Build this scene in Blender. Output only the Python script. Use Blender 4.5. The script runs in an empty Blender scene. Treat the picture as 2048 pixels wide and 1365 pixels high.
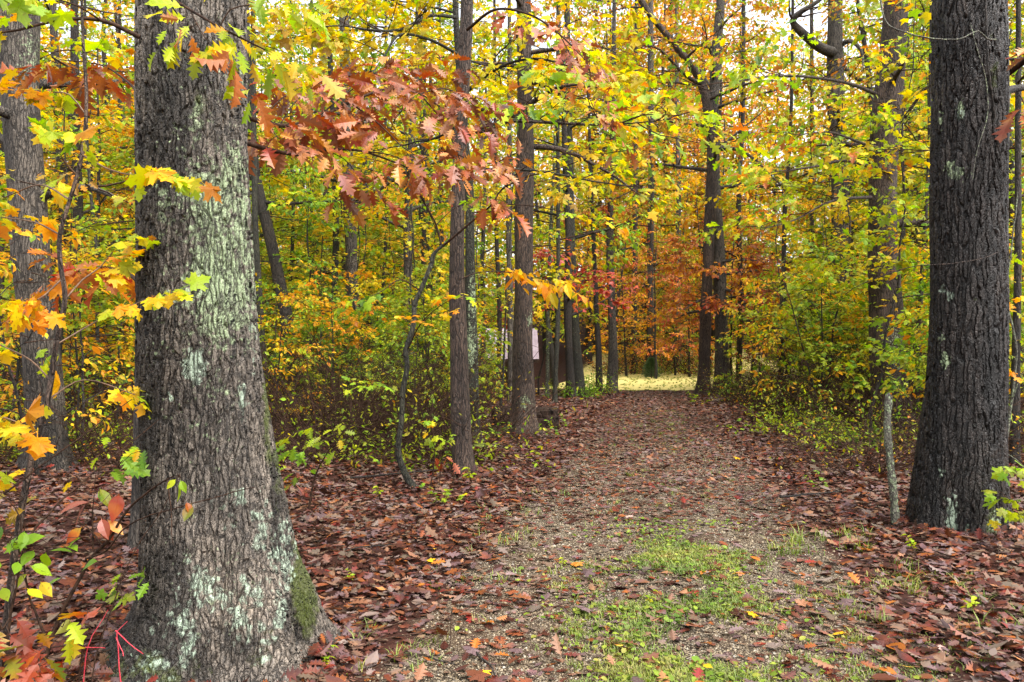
import bpy, math
import numpy as np
from mathutils import Vector

SEED = 11
rng = np.random.default_rng(SEED)
SC = bpy.context.scene
COL = SC.collection
FPX, CX, HY, EYE = 1593.0, 1024.0, 700.0, 1.5

# ------------------------------------------------------------------ helpers
def sstep(x, a, b):
    t = np.clip((np.asarray(x, float) - a) / (b - a), 0, 1)
    return t * t * (3 - 2 * t)

def path_x(y):
    return 0.18 * np.asarray(y, float)

def ground(x, y):
    x = np.asarray(x, float); y = np.asarray(y, float)
    off = np.abs(x - path_x(y))
    z = 0.028 * np.sin(x * 1.7 + 0.6 * y) * np.sin(y * 1.3 - 0.4 * x) * sstep(off, 1.2, 2.6)
    z = z + 0.06 * sstep(off, 1.3, 3.0) * (0.6 + 0.4 * np.sin(0.5 * y + x * .3)) * sstep(y, 3, 6)
    z = z - 0.02 * np.exp(-((off - 0.8) / 0.28) ** 2)
    z = z - 2.4 * sstep(y, 24, 42) * sstep(path_x(y) - x, 3.5, 10)
    z = z + 12.0 * sstep(y + 0.4 * np.minimum(x, 0) * 0 , 50, 120)
    z = z + 0.5 * sstep(y, 25, 40) * sstep(x - path_x(y), 4, 9)
    return z

def P(px, py, d):
    return np.array([(px - CX) / FPX * d, d, EYE - (py - HY) / FPX * d])

def unit(v):
    v = np.asarray(v, float)
    return v / np.maximum(np.linalg.norm(v, axis=-1, keepdims=True), 1e-9)

class Geo:
    """collects verts and faces, links them as ONE mesh object"""
    def __init__(s):
        s.V, s.F, s.n = [], [], 0
        s.attr = {}
    def add(s, V, faces, mi=0):
        V = np.asarray(V, np.float32).reshape(-1, 3)
        if not isinstance(faces, (list, tuple)):
            faces = [faces]
        for F in faces:
            F = np.asarray(F, np.int64)
            if F.size:
                s.F.append((F + s.n, mi))
        s.V.append(V); s.n += len(V)
    def mesh(s, name, mats, origin=(0, 0, 0), smooth=False):
        V = np.concatenate(s.V) - np.asarray(origin, np.float32)
        me = bpy.data.meshes.new(name)
        me.vertices.add(len(V)); me.vertices.foreach_set('co', V.astype(np.float32).ravel())
        li = np.concatenate([F.ravel() for F, _ in s.F])
        lens = np.concatenate([np.full(len(F), F.shape[1]) for F, _ in s.F])
        mi = np.concatenate([np.full(len(F), m) for F, m in s.F])
        me.loops.add(len(li)); me.loops.foreach_set('vertex_index', li.astype(np.int32))
        me.polygons.add(len(lens))
        st = np.concatenate([[0], np.cumsum(lens)[:-1]])
        me.polygons.foreach_set('loop_start', st.astype(np.int32))
        me.polygons.foreach_set('material_index', mi.astype(np.int32))
        me.polygons.foreach_set('use_smooth', np.full(len(lens), smooth))
        for m in mats: me.materials.append(m)
        for k, v in s.attr.items():
            a = me.attributes.new(k, 'FLOAT', 'POINT'); a.data.foreach_set('value', np.asarray(v, np.float32))
        me.update(calc_edges=True)
        return me
    def build(s, name, mats, parent=None, origin=(0, 0, 0), smooth=False):
        o = bpy.data.objects.new(name, s.mesh(name, mats, origin, smooth))
        COL.objects.link(o)
        if parent is not None: o.parent = parent
        return o

def empty(name, loc):
    o = bpy.data.objects.new(name, None); o.empty_display_size = .2
    o.location = [float(v) for v in loc]; COL.objects.link(o); return o

def tag(o, label=None, cat=None, group=None, kind=None):
    if label: o['label'] = label
    if cat: o['category'] = cat
    if group: o['group'] = group
    if kind: o['kind'] = kind
    return o

def copy_tree(o, parent=None):
    c = o.copy(); COL.objects.link(c)
    if parent is not None: c.parent = parent
    for ch in list(o.children): copy_tree(ch, c)
    return c

def resample(pts, rad, step):
    """smooth, evenly spaced version of a polyline with radii (Catmull-Rom)"""
    pts = np.asarray(pts, float); rad = np.asarray(rad, float)
    n = len(pts)
    if n < 3:
        a = np.linspace(0, 1, 5)[:, None]
        return pts[0] * (1 - a) + pts[-1] * a, rad[0] * (1 - a[:, 0]) + rad[-1] * a[:, 0]
    X = np.concatenate([pts, rad[:, None]], 1)
    X = np.concatenate([[2 * X[0] - X[1]], X, [2 * X[-1] - X[-2]]])
    out = []
    for i in range(1, n):
        p0, p1, p2, p3 = X[i - 1], X[i], X[i + 1], X[i + 2]
        m = max(2, int(np.linalg.norm(p2[:3] - p1[:3]) / step))
        t = (np.arange(m) / m)[:, None]
        out.append(0.5 * (2 * p1 + (p2 - p0) * t + (2 * p0 - 5 * p1 + 4 * p2 - p3) * t ** 2 + (3 * p1 - p0 - 3 * p2 + p3) * t ** 3))
    out.append(X[-2][None])
    o = np.concatenate(out)
    return o[:, :3], np.maximum(o[:, 3], 0.0006)

def tube(pts, rad, sides):
    pts = np.asarray(pts, float); n = len(pts)
    T = np.gradient(pts, axis=0); T = unit(T)
    mt = unit(T.mean(0))
    ref = np.array([0, 0, 1.0]) if abs(mt[2]) < .8 else np.array([0.0, 1.0, 0.05])
    A = unit(np.cross(T, ref)); B = np.cross(A, T)
    th = np.arange(sides) * 2 * np.pi / sides
    V = pts[:, None] + np.asarray(rad)[:, None, None] * (np.cos(th)[None, :, None] * A[:, None] + np.sin(th)[None, :, None] * B[:, None])
    i = np.arange(n - 1)[:, None] * sides; j = np.arange(sides)[None]; k = (j + 1) % sides
    F = np.stack([i + j, i + k, i + sides + k, i + sides + j], -1).reshape(-1, 4)
    return V.reshape(-1, 3), F

# ------------------------------------------------------------------ materials
def new_mat(name):
    m = bpy.data.materials.new(name); m.use_nodes = True
    nt = m.node_tree; nt.nodes.clear()
    return m, nt

class NT:
    def __init__(s, nt): s.nt = nt
    def n(s, t, **kw):
        nd = s.nt.nodes.new('ShaderNode' + t)
        for k, v in kw.items(): setattr(nd, k, v)
        return nd
    def l(s, a, b): s.nt.links.new(a, b)
    def val(s, sock, v):
        if hasattr(v, 'default_value') or isinstance(v, bpy.types.NodeSocket): s.l(v, sock)
        else: sock.default_value = v
    def math(s, op, a, b=0.0, c=None, clamp=False):
        m = s.n('Math', operation=op); m.use_clamp = clamp
        s.val(m.inputs[0], a); s.val(m.inputs[1], b)
        if c is not None: s.val(m.inputs[2], c)
        return m.outputs[0]
    def mix(s, f, a, b, blend='MIX'):
        m = s.n('Mix', data_type='RGBA', blend_type=blend)
        s.val(m.inputs[0], f); s.val(m.inputs[6], a); s.val(m.inputs[7], b)
        return m.outputs[2]
    def rng(s, v, a, b, c=0.0, d=1.0, smooth=True):
        m = s.n('MapRange'); m.interpolation_type = 'SMOOTHSTEP' if smooth else 'LINEAR'
        s.val(m.inputs[0], v); s.val(m.inputs[1], a); s.val(m.inputs[2], b); s.val(m.inputs[3], c); s.val(m.inputs[4], d)
        return m.outputs[0]
    def noise(s, vec, scale, detail=3, rough=.55, dist=0.0):
        m = s.n('TexNoise'); m.inputs['Scale'].default_value = scale; m.inputs['Detail'].default_value = detail
        m.inputs['Roughness'].default_value = rough; m.inputs['Distortion'].default_value = dist
        if vec is not None: s.l(vec, m.inputs['Vector'])
        return m.outputs[0]
    def voro(s, vec, scale, feature='F1', rand=1.0):
        m = s.n('TexVoronoi', feature=feature); m.inputs['Scale'].default_value = scale; m.inputs['Randomness'].default_value = rand
        s.l(vec, m.inputs['Vector']); return m
    def mapping(s, vec, scale):
        m = s.n('Mapping'); m.inputs['Scale'].default_value = scale; s.l(vec, m.inputs['Vector']); return m.outputs[0]
    def ramp(s, f, stops):
        r = s.n('ValToRGB'); e = r.color_ramp.elements
        while len(e) < len(stops): e.new(.5)
        for el, (p, c) in zip(e, stops): el.position = p; el.color = (*c, 1)
        s.l(f, r.inputs[0]); return r.outputs[0]

def rgba(c): return (c[0], c[1], c[2], 1.0)

Y_ = (.68, .48, .008); GOLD = (.68, .35, .007); YG = (.40, .45, .012); GRN = (.09, .19, .014); LG = (.22, .37, .02)
ORG = (.58, .19, .010); RUST = (.38, .12, .035); RED = (.33, .028, .02); BRN = (.12, .045, .02); OCH = (.36, .21, .025); PINK = (.46, .13, .10)

def leaf_mat(name, cols, trans=.48, rough=.42, nscale=.7, spread=.65, island=True, blotch=True, spec=.25):
    m, nt = new_mat(name); N = NT(nt)
    tc = N.n('TexCoord'); ge = N.n('NewGeometry')
    if island: r = ge.outputs['Random Per Island']
    else:
        oi = N.n('ObjectInfo'); r = oi.outputs['Random']
    ns = N.noise(tc.outputs['Object'], nscale, 2)
    big = N.math('MULTIPLY', N.math('SUBTRACT', ns, .5), 1.9)
    f = N.math('ADD', N.math('ADD', N.math('MULTIPLY', N.math('SUBTRACT', r, .5), spread), .5), big if island else 0.0, clamp=True)
    k = len(cols)
    col = N.ramp(f, [(i / (k - 1), c) for i, c in enumerate(cols)])
    r2 = N.math('FRACT', N.math('MULTIPLY', r, 37.7))
    col = N.mix(1.0, col, N.ramp(r2, [(0, (.62, .62, .62)), (.5, (.95, .95, .95)), (1, (1.2, 1.2, 1.2))]), 'MULTIPLY')
    if blotch:
        b = N.rng(N.noise(tc.outputs['Object'], 55, 3), .60, .70)
        col = N.mix(N.math('MULTIPLY', b, .55), col, N.mix(.75, col, rgba((.16, .06, .02))))
    pale = N.mix(N.math('MULTIPLY', ge.outputs['Backfacing'], .14), col, rgba((.45, .40, .28)))
    p = N.n('BsdfPrincipled'); N.l(pale, p.inputs['Base Color'])
    p.inputs['Roughness'].default_value = rough; p.inputs['Specular IOR Level'].default_value = spec
    t = N.n('BsdfTranslucent')
    hs = N.n('HueSaturation'); hs.inputs['Saturation'].default_value = 1.1; hs.inputs['Value'].default_value = 1.25
    N.l(col, hs.inputs['Color']); N.l(hs.outputs[0], t.inputs['Color'])
    mx = N.n('MixShader'); mx.inputs[0].default_value = trans
    N.l(p.outputs[0], mx.inputs[1]); N.l(t.outputs[0], mx.inputs[2])
    o = N.n('OutputMaterial'); N.l(mx.outputs[0], o.inputs[0])
    return m

def bark_mat(name, dark, light, scale=26, disp=0.0, bump=.5, lich=.0, moss=0.0, stretch=.2, rough=.75, wet=0.0, bumpd=.02):
    m, nt = new_mat(name); N = NT(nt)
    tc = N.n('TexCoord'); ob = tc.outputs['Object']
    wp = N.n('Mix', data_type='VECTOR'); wp.inputs[0].default_value = 1
    wn = N.n('TexNoise'); wn.inputs['Scale'].default_value = 9; wn.inputs['Detail'].default_value = 3; N.l(ob, wn.inputs['Vector'])
    va = N.n('VectorMath', operation='MULTIPLY_ADD'); N.l(wn.outputs['Color'], va.inputs[0]); va.inputs[1].default_value = (.045, .045, .05); N.l(ob, va.inputs[2])
    co = N.mapping(va.outputs[0], (1, 1, stretch))
    vo = N.voro(co, scale, 'DISTANCE_TO_EDGE')
    fur = N.rng(vo.outputs['Distance'], .015, .17)
    vo2 = N.voro(N.mapping(va.outputs[0], (1, 1, .45)), scale * 2.2, 'DISTANCE_TO_EDGE')
    fur2 = N.rng(vo2.outputs['Distance'], 0.0, .14)
    fine = N.noise(N.mapping(ob, (1, 1, .35)), 70, 5, .65)
    tone = N.noise(N.mapping(ob, (1, 1, .4)), 3.2, 4, .6)
    streak = N.noise(N.mapping(ob, (1, 1, .07)), 16, 3, .6)
    h = N.math('ADD', N.math('MULTIPLY', fur, .62), N.math('ADD', N.math('MULTIPLY', fur2, .2), N.math('MULTIPLY', fine, .22)))
    f = N.math('ADD', N.math('MULTIPLY', fine, .75), N.math('ADD', N.math('MULTIPLY', tone, .45), N.math('MULTIPLY', streak, .35)))
    f = N.rng(f, .5, 1.1)
    col = N.mix(f, rgba(dark), rgba(light))
    col = N.mix(N.math('MULTIPLY', N.math('SUBTRACT', 1.0, N.math('MULTIPLY', fur, N.math('ADD', N.math('MULTIPLY', fur2, .35), .65))), .8), col, rgba(tuple(c * .3 for c in dark)))
    col = N.mix(1.0, col, N.ramp(N.noise(N.mapping(ob, (1, 1, .5)), 2.1, 4, .6), [(.3, (.55, .53, .52)), (.52, (1.0, 1.0, 1.0)), (.7, (1.35, 1.3, 1.22))]), 'MULTIPLY')
    # moss and lichen
    am = N.n('Attribute', attribute_name='moss'); al = N.n('Attribute', attribute_name='lichen'); aw = N.n('Attribute', attribute_name='pale_lichen')
    adk = N.n('Attribute', attribute_name='wet')  # darkens bark: wet patches, and shade painted on the near oak's left side
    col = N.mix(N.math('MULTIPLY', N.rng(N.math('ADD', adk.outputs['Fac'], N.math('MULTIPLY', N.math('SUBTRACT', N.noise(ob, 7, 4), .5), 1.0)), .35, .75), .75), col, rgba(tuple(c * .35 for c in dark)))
    mn = N.noise(ob, 9, 5, .65)
    mm = N.rng(N.math('ADD', mn, N.math('MULTIPLY', N.math('ADD', am.outputs['Fac'], moss), .5)), .74, .95)
    mcol = N.mix(N.noise(ob, 60, 3), rgba((.014, .022, .004)), rgba((.085, .105, .014)))
    col = N.mix(N.math('MULTIPLY', mm, .85), col, mcol)
    vl = N.voro(va.outputs[0], 34, 'F1'); ln = N.noise(ob, 15, 6, .7)
    lmix = N.math('SUBTRACT', N.math('ADD', ln, .16), N.math('MULTIPLY', vl.outputs['Distance'], .42))
    la = N.math('ADD', al.outputs['Fac'], lich)
    lm = N.math('MULTIPLY', N.rng(N.math('ADD', lmix, N.math('MULTIPLY', la, .45)), .72, .90), N.math('ADD', N.math('MULTIPLY', fur, .8), .2))
    lc = N.mix(N.noise(ob, 130, 2), rgba((.17, .23, .12)), rgba((.42, .50, .30)))
    col = N.mix(N.math('MULTIPLY', lm, .88), col, lc)
    vw = N.voro(va.outputs[0], 24, 'F1'); wn2 = N.noise(N.mapping(ob, (1, 1, .8)), 12, 6, .75)
    wmix = N.math('SUBTRACT', N.math('ADD', wn2, .18), N.math('MULTIPLY', vw.outputs['Distance'], .38))
    wm = N.math('MULTIPLY', N.rng(N.math('ADD', wmix, N.math('MULTIPLY', aw.outputs['Fac'], .40)), .77, .92), N.math('ADD', N.math('MULTIPLY', fur, .8), .2))
    wc = N.mix(N.noise(ob, 110, 2), rgba((.17, .23, .165)), rgba((.42, .50, .39)))
    col = N.mix(N.math('MULTIPLY', wm, .9), col, wc)
    p = N.n('BsdfPrincipled'); N.l(col, p.inputs['Base Color'])
    rr = N.math('SUBTRACT', rough, N.math('MULTIPLY', N.rng(tone, .4, .65), wet), clamp=True)
    N.l(rr, p.inputs['Roughness']); p.inputs['Specular IOR Level'].default_value = .35
    hh = N.math('ADD', h, N.math('MULTIPLY', N.math('ADD', lm, wm), .12))
    o = N.n('OutputMaterial')
    if disp > 0:
        dn = N.n('Displacement'); dn.inputs['Scale'].default_value = disp; dn.inputs['Midlevel'].default_value = .6
        N.l(hh, dn.inputs['Height']); N.l(dn.outputs[0], o.inputs['Displacement'])
        m.displacement_method = 'BOTH'
    else:
        b = N.n('Bump'); b.inputs['Strength'].default_value = bump; b.inputs['Distance'].default_value = bumpd
        N.l(hh, b.inputs['Height']); N.l(b.outputs[0], p.inputs['Normal'])
    N.l(p.outputs[0], o.inputs[0])
    return m

def plain_mat(name, c0, c1, scale=8, rough=.7, bump=.2, spec=.4):
    m, nt = new_mat(name); N = NT(nt); tc = N.n('TexCoord')
    ns = N.noise(tc.outputs['Object'], scale, 5, .65)
    p = N.n('BsdfPrincipled'); N.l(N.mix(N.rng(ns, .3, .7), rgba(c0), rgba(c1)), p.inputs['Base Color'])
    p.inputs['Roughness'].default_value = rough; p.inputs['Specular IOR Level'].default_value = spec
    b = N.n('Bump'); b.inputs['Strength'].default_value = bump; b.inputs['Distance'].default_value = .01
    N.l(ns, b.inputs['Height']); N.l(b.outputs[0], p.inputs['Normal'])
    o = N.n('OutputMaterial'); N.l(p.outputs[0], o.inputs[0]); return m

M = {}
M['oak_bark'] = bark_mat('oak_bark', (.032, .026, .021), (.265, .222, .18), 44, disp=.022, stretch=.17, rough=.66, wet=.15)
M['wet_bark'] = bark_mat('wet_bark', (.007, .006, .0055), (.058, .045, .038), 27, disp=.028, stretch=.13, rough=.58, wet=.28)
M['brown_bark'] = bark_mat('brown_bark', (.026, .017, .013), (.15, .10, .074), 36, bump=1.0, stretch=.12, lich=.0)
M['grey_bark'] = bark_mat('grey_bark', (.032, .026, .021), (.18, .15, .12), 30, bump=1.0, stretch=.14, lich=.10)
M['dark_bark'] = bark_mat('dark_bark', (.012, .010, .008), (.07, .054, .043), 34, bump=.8, stretch=.16, lich=.02)
M['mossy_bark'] = bark_mat('mossy_bark', (.014, .013, .009), (.07, .066, .043), 34, bump=.9, stretch=.2, lich=.24, moss=.2)
M['pale_bark'] = bark_mat('pale_bark', (.05, .045, .036), (.26, .25, .19), 60, bump=.6, stretch=.5, lich=.62)
M['twig'] = plain_mat('twig', (.012, .007, .005), (.058, .030, .018), 40, .75, spec=.12)
M['stem_brown'] = plain_mat('stem_brown', (.06, .032, .018), (.17, .095, .05), 30, .55)
M['red_stem'] = plain_mat('red_stem', (.38, .02, .035), (.5, .05, .07), 30, .5)

OL = (.21, .23, .025)
M['yellow'] = leaf_mat('yellow_leaf', [LG, YG, Y_, OL, Y_, GOLD, YG, Y_, OCH], spread=.9)
M['yellowgreen'] = leaf_mat('yellowgreen_leaf', [GRN, LG, OL, YG, LG, YG, OL, Y_, LG], spread=.9)
M['green'] = leaf_mat('green_leaf', [GRN, LG, GRN, LG, YG], spread=.8)
M['goldorange'] = leaf_mat('goldorange_leaf', [YG, Y_, GOLD, GOLD, ORG, GOLD, OCH])
M['ochre'] = leaf_mat('ochre_leaf', [LG, OL, YG, OCH, OL, ORG, OCH, RUST], spread=.9)
M['rust'] = leaf_mat('rust_leaf', [GOLD, ORG, RUST, (.42, .17, .06), RUST, RED, ORG], trans=.44, spread=.9)
M['redoak'] = leaf_mat('redoak_leaf', [(.11, .034, .016), (.24, .06, .017), (.32, .09, .018), (.24, .032, .016), (.38, .12, .02), (.46, .20, .03), (.30, .11, .05), (.20, .042, .018)], trans=.26, rough=.36, nscale=1.6, spread=.9, spec=.38)
M['greenorange'] = leaf_mat('greenorange_leaf', [GRN, LG, YG, LG, YG, Y_, ORG, RUST], nscale=1.3, spread=.7)
M['mapleyellow'] = leaf_mat('mapleyellow_leaf', [LG, YG, Y_, GOLD, ORG, GOLD], nscale=1.8, spread=.8)
M['pinkred'] = leaf_mat('pinkred_leaf', [RED, PINK, RED, (.5, .09, .05), ORG])
M['redgreen'] = leaf_mat('redgreen_leaf', [GRN, (.22, .20, .02), (.36, .12, .012), (.24, .035, .015), (.28, .11, .08), (.26, .05, .02)], nscale=5, spread=.9, rough=.28)
M['olive'] = leaf_mat('olive_leaf', [(.10, .10, .03), (.25, .22, .03), OCH, BRN, YG])
DB = (.036, .011, .0075); PB = (.092, .052, .055); MB = (.098, .024, .012); TB = (.13, .056, .028)
M['litter'] = leaf_mat('litter_leaf', [DB, MB, PB, (.028, .012, .009), MB, (.08, .035, .032), (.16, .042, .015), TB, PB, (.23, .068, .013), DB, (.15, .018, .010), (.11, .068, .068)], trans=.06, rough=.45, nscale=1.3, spread=1.3, spec=.16)
M['fallen_brown'] = leaf_mat('fallen_brown_leaf', [DB, MB, (.20, .06, .018), TB, MB], .06, .45, island=False, spread=1.0, spec=.16)
M['fallen_grey'] = leaf_mat('fallen_grey_leaf', [(.08, .048, .05), (.12, .078, .078), (.17, .12, .115)], .06, .42, island=False, spread=1.0, spec=.2)
M['fallen_orange'] = leaf_mat('fallen_orange_leaf', [(.30, .085, .012), (.38, .13, .018)], .1, .32, island=False, spread=1.0)
M['fallen_yellow'] = leaf_mat('fallen_yellow_leaf', [(.66, .38, .01), (.62, .32, .01)], .12, .32, island=False, spread=1.0)
M['fallen_red'] = leaf_mat('fallen_red_leaf', [(.14, .014, .012), (.22, .022, .018)], .08, .28, island=False, spread=1.0)
M['fallen_pink'] = leaf_mat('fallen_pink_leaf', [(.50, .30, .25), (.55, .36, .30)], .08, .35, island=False, spread=1.0)
M['grass'] = leaf_mat('grass_blade', [(.06, .11, .012), (.12, .20, .018), (.20, .25, .026), (.27, .24, .05)], .3, .45, nscale=1.5, blotch=False)
M['cutwood'] = plain_mat('cut_wood', (.35, .22, .13), (.5, .34, .22), 60, .8)
M['rotwood'] = plain_mat('rotten_wood', (.006, .005, .004), (.042, .025, .018), 9, .85, .9, .12)

# ------------------------------------------------------------------ leaf shapes (unit length along +Y)
def strip_leaf(st, curl=.16, fold=.18):
    V = []; F = []
    for (y, w, dy) in st:
        z0 = -curl * y * y
        V += [(0, y, z0), (-w, y + dy, z0 + fold * w), (w, y + dy, z0 + fold * w)]
    for i in range(len(st) - 1):
        a, b = 3 * i, 3 * i + 3
        F += [(a, b, b + 1, a + 1), (a, a + 2, b + 2, b)]
    return np.array(V, float), [np.array(F)]

def fan_leaf(right, c=(0, .40), curl=.14, stalk=True):
    pts = [(0, .16)] + right + [(0, 1.0)] + [(-x, y) for x, y in right[::-1]]
    V = [(c[0], c[1], .05)] + [(x, y, -curl * (x * x * 1.2 + (y - .3) ** 2) + .03 * math.sin(9 * x)) for x, y in pts]
    n = len(pts)
    F = [(0, 1 + i, 1 + (i + 1) % n) for i in range(n)]
    V = np.array(V, float); Fs = [np.array(F)]
    if stalk:
        k = len(V); V = np.concatenate([V, [(-.012, -.25, .0), (.012, -.25, .0), (.012, .2, .01), (-.012, .2, .01)]])
        Fs.append(np.array([(k, k + 1, k + 2, k + 3)]))
    return V, Fs

LEAF = {
    ('oak', 0): strip_leaf([(0, .014, 0), (.10, .016, 0), (.15, .09, .0), (.23, .21, .06), (.31, .08, .0), (.40, .33, .08), (.50, .10, .0), (.60, .36, .09), (.70, .11, .0), (.79, .21, .08), (.88, .08, .02), (1.0, .012, 0)]),
    ('oak', 1): strip_leaf([(0, .02, 0), (.15, .06, 0), (.28, .24, .06), (.42, .10, 0), (.58, .36, .09), (.72, .11, 0), (.82, .2, .06), (1, .02, 0)]),
    ('oak', 2): strip_leaf([(0, .03, 0), (.35, .27, .05), (.5, .12, 0), (.66, .32, .08), (1, .03, 0)]),
    ('maple', 0): fan_leaf([(.15, .06), (.30, .02), (.30, .12), (.38, .20), (.29, .26), (.36, .36), (.55, .46), (.45, .51), (.47, .62), (.34, .58), (.20, .56), (.21, .70), (.27, .76), (.13, .83)]),
    ('maple', 1): fan_leaf([(.30, .05), (.27, .26), (.54, .47), (.33, .56), (.18, .56), (.22, .76)]),
    ('maple', 2): fan_leaf([(.27, .1), (.5, .5), (.17, .55)], stalk=False),
    ('beech', 0): strip_leaf([(0, .012, 0), (.08, .014, 0), (.2, .15, 0), (.4, .25, 0), (.6, .24, 0), (.8, .13, 0), (.93, .04, 0), (1, .005, 0)]),
    ('beech', 1): strip_leaf([(0, .02, 0), (.25, .2, 0), (.6, .24, 0), (1, .01, 0)]),
    ('beech', 2): strip_leaf([(0, .03, 0), (.5, .28, 0), (1, .02, 0)]),
}
def kite():
    V = np.array([(0, 0, 0), (0, 1, -.12), (-.36, .5, .10), (.36, .55, .10)], float)
    return V, [np.array([(0, 1, 2), (0, 3, 1)])]
for k in ('oak', 'maple', 'beech'): LEAF[(k, 3)] = kite()

def place_leaves(g, tmpl, Pp, D, Nn, S, curl, mi=0, wid=None):
    tv, tf = tmpl
    if len(Pp) == 0: return
    D = unit(D); X = unit(np.cross(D, Nn)); N2 = np.cross(X, D)
    w = np.ones(len(Pp)) if wid is None else wid
    V = Pp[:, None] + S[:, None, None] * (tv[None, :, 0, None] * (X * w[:, None])[:, None] + tv[None, :, 1, None] * D[:, None] + (tv[None, :, 2] * curl[:, None])[..., None] * N2[:, None])
    k = len(tv); off = (np.arange(len(Pp)) * k)[:, None, None]
    g.add(V.reshape(-1, 3), [(f[None] + off).reshape(-1, f.shape[1]) for f in tf], mi)

# ------------------------------------------------------------------ sprays and crowns
def make_spray(r, leaf=.12, nside=7, dens=1.0, sag=.14, tw=.0035, noise=.33, droop=.3, flat=.3):
    x = np.linspace(0, 1, 6)
    main = np.stack([x, .05 * np.sin(x * 5 + r.uniform(0, 6)) * x, -sag * x * x], 1)
    lines = [(main, np.linspace(tw, tw * .35, 6))]
    P_, D_, N_, S_ = [], [], [], []
    def leaves(line, start):
        L = np.linalg.norm(np.diff(line, axis=0), axis=1).sum()
        n = max(2, int(L * (1 - start) / (leaf * .55) * dens))
        for i in range(n):
            t = start + (1 - start) * (i + r.uniform(0, .8)) / n
            if i == n - 1: t = 1.0
            p = np.array([np.interp(t, np.linspace(0, 1, len(line)), line[:, k]) for k in range(3)])
            d = unit(line[-1] - line[0]); a = math.atan2(d[1], d[0])
            a += (r.uniform(.5, 1.25) * (1 if i % 2 else -1)) * (0.25 if i == n - 1 else 1)
            P_.append(p); D_.append([math.cos(a), math.sin(a), d[2] - droop + r.normal(0, .28)])
            N_.append([r.normal(0, noise), r.normal(0, noise), 1.0]); S_.append(leaf * r.uniform(.6, 1.15))
    leaves(main, .35)
    for k in range(nside):
        t = .12 + .83 * (k + r.uniform(0, .6)) / nside; s = 1 if k % 2 else -1
        p = np.array([np.interp(t, x, main[:, i]) for i in range(3)])
        a = s * r.uniform(.6, 1.1); L = (.52 * (1 - .55 * t)) * r.uniform(.7, 1.2)
        u = np.linspace(0, 1, 4)
        q = p + np.stack([np.cos(a) * L * u, np.sin(a) * L * u, flat * r.normal(0, 1) * L * u - .25 * L * u * u], 1)
        lines.append((q, np.linspace(tw * .6, tw * .3, 4))); leaves(q, .15)
    V, F, n = [], [], 0
    for q, rad in lines:
        v, f = tube(q, rad, 3); V.append(v); F.append(f + n); n += len(v)
    return dict(TV=np.concatenate(V), TF=np.concatenate(F), P=np.array(P_), D=np.array(D_), N=np.array(N_), S=np.array(S_))

SPR = {}
def sprays(leaf, nside, dens, **kw):
    key = (leaf, nside, dens, tuple(sorted(kw.items())))
    if key not in SPR:
        r = np.random.default_rng(hash(str(key)) % 1000 if False else int(leaf * 1000) + nside)
        SPR[key] = [make_spray(r, leaf, nside, dens, **kw) for _ in range(5)]
    return SPR[key]

class Crown:
    def __init__(s): s.p, s.az, s.pi, s.sc = [], [], [], []; s.tubes = Geo()
    def put(s, p, az, pitch, sc): s.p.append(p); s.az.append(az); s.pi.append(pitch); s.sc.append(sc)
    def fill(s, g, r, spr, kind, lod, twigs=True, keep=1.0, leaf_mi=0, twig_mi=1):
        """leaves and twigs of all sprays into g"""
        if not s.p: return
        Pp = np.array(s.p); az = np.array(s.az); pi = np.array(s.pi); sc = np.array(s.sc)
        roll = r.normal(0, .35, len(Pp)); var = r.integers(0, len(spr), len(Pp))
        ca, sa, cp, sp, cr, sr = np.cos(az), np.sin(az), np.cos(pi), np.sin(pi), np.cos(roll), np.sin(roll)
        ex = np.stack([ca * cp, sa * cp, sp], 1); ey0 = np.stack([-sa, ca, 0 * sa], 1); ez0 = np.cross(ex, ey0)
        ey = ey0 * cr[:, None] + ez0 * sr[:, None]; ez = np.cross(ex, ey)
        R = np.stack([ex, ey, ez], 2)      # columns
        for v, t in enumerate(spr):
            I = np.nonzero(var == v)[0]
            if not len(I): continue
            Rv = R[I]; s_ = sc[I]
            lp = Pp[I][:, None] + s_[:, None, None] * np.einsum('nij,kj->nki', Rv, t['P'])
            ld = np.einsum('nij,kj->nki', Rv, t['D']); ln = np.einsum('nij,kj->nki', Rv, t['N'])
            ld = ld.reshape(-1, 3); ln = ln.reshape(-1, 3); lp = lp.reshape(-1, 3)
            ls = np.tile(t['S'], len(I)) * np.clip(np.exp(r.normal(.02, .26, len(lp))), .5, 1.6)
            ln = ln + r.normal(0, .16, ln.shape); ld = ld + r.normal(0, .16, ld.shape)
            nz = np.sin(2.3 * lp[:, 0] + 1.3 * np.sin(1.9 * lp[:, 1])) + np.sin(2.1 * lp[:, 1] + 1.4 * lp[:, 2]) + np.sin(3.1 * lp[:, 2] - 1.2 * lp[:, 0])
            m = r.random(len(lp)) < keep * (np.clip(.82 + .34 * nz, .12, 1) if lod else 1)
            place_leaves(g, LEAF[(kind, lod)], lp[m], ld[m], ln[m], ls[m], r.uniform(.2, 2.4, m.sum()), leaf_mi)
            if twigs:
                tv = Pp[I][:, None] + s_[:, None, None] * np.einsum('nij,kj->nki', Rv, t['TV'])
                k = len(t['TV']); off = (np.arange(len(I)) * k)[:, None, None]
                g.add(tv.reshape(-1, 3), (t['TF'][None] + off).reshape(-1, 4), twig_mi)

def at(line, t):
    u = np.linspace(0, 1, len(line))
    return np.array([np.interp(t, u, line[:, k]) for k in range(3)])

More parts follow.
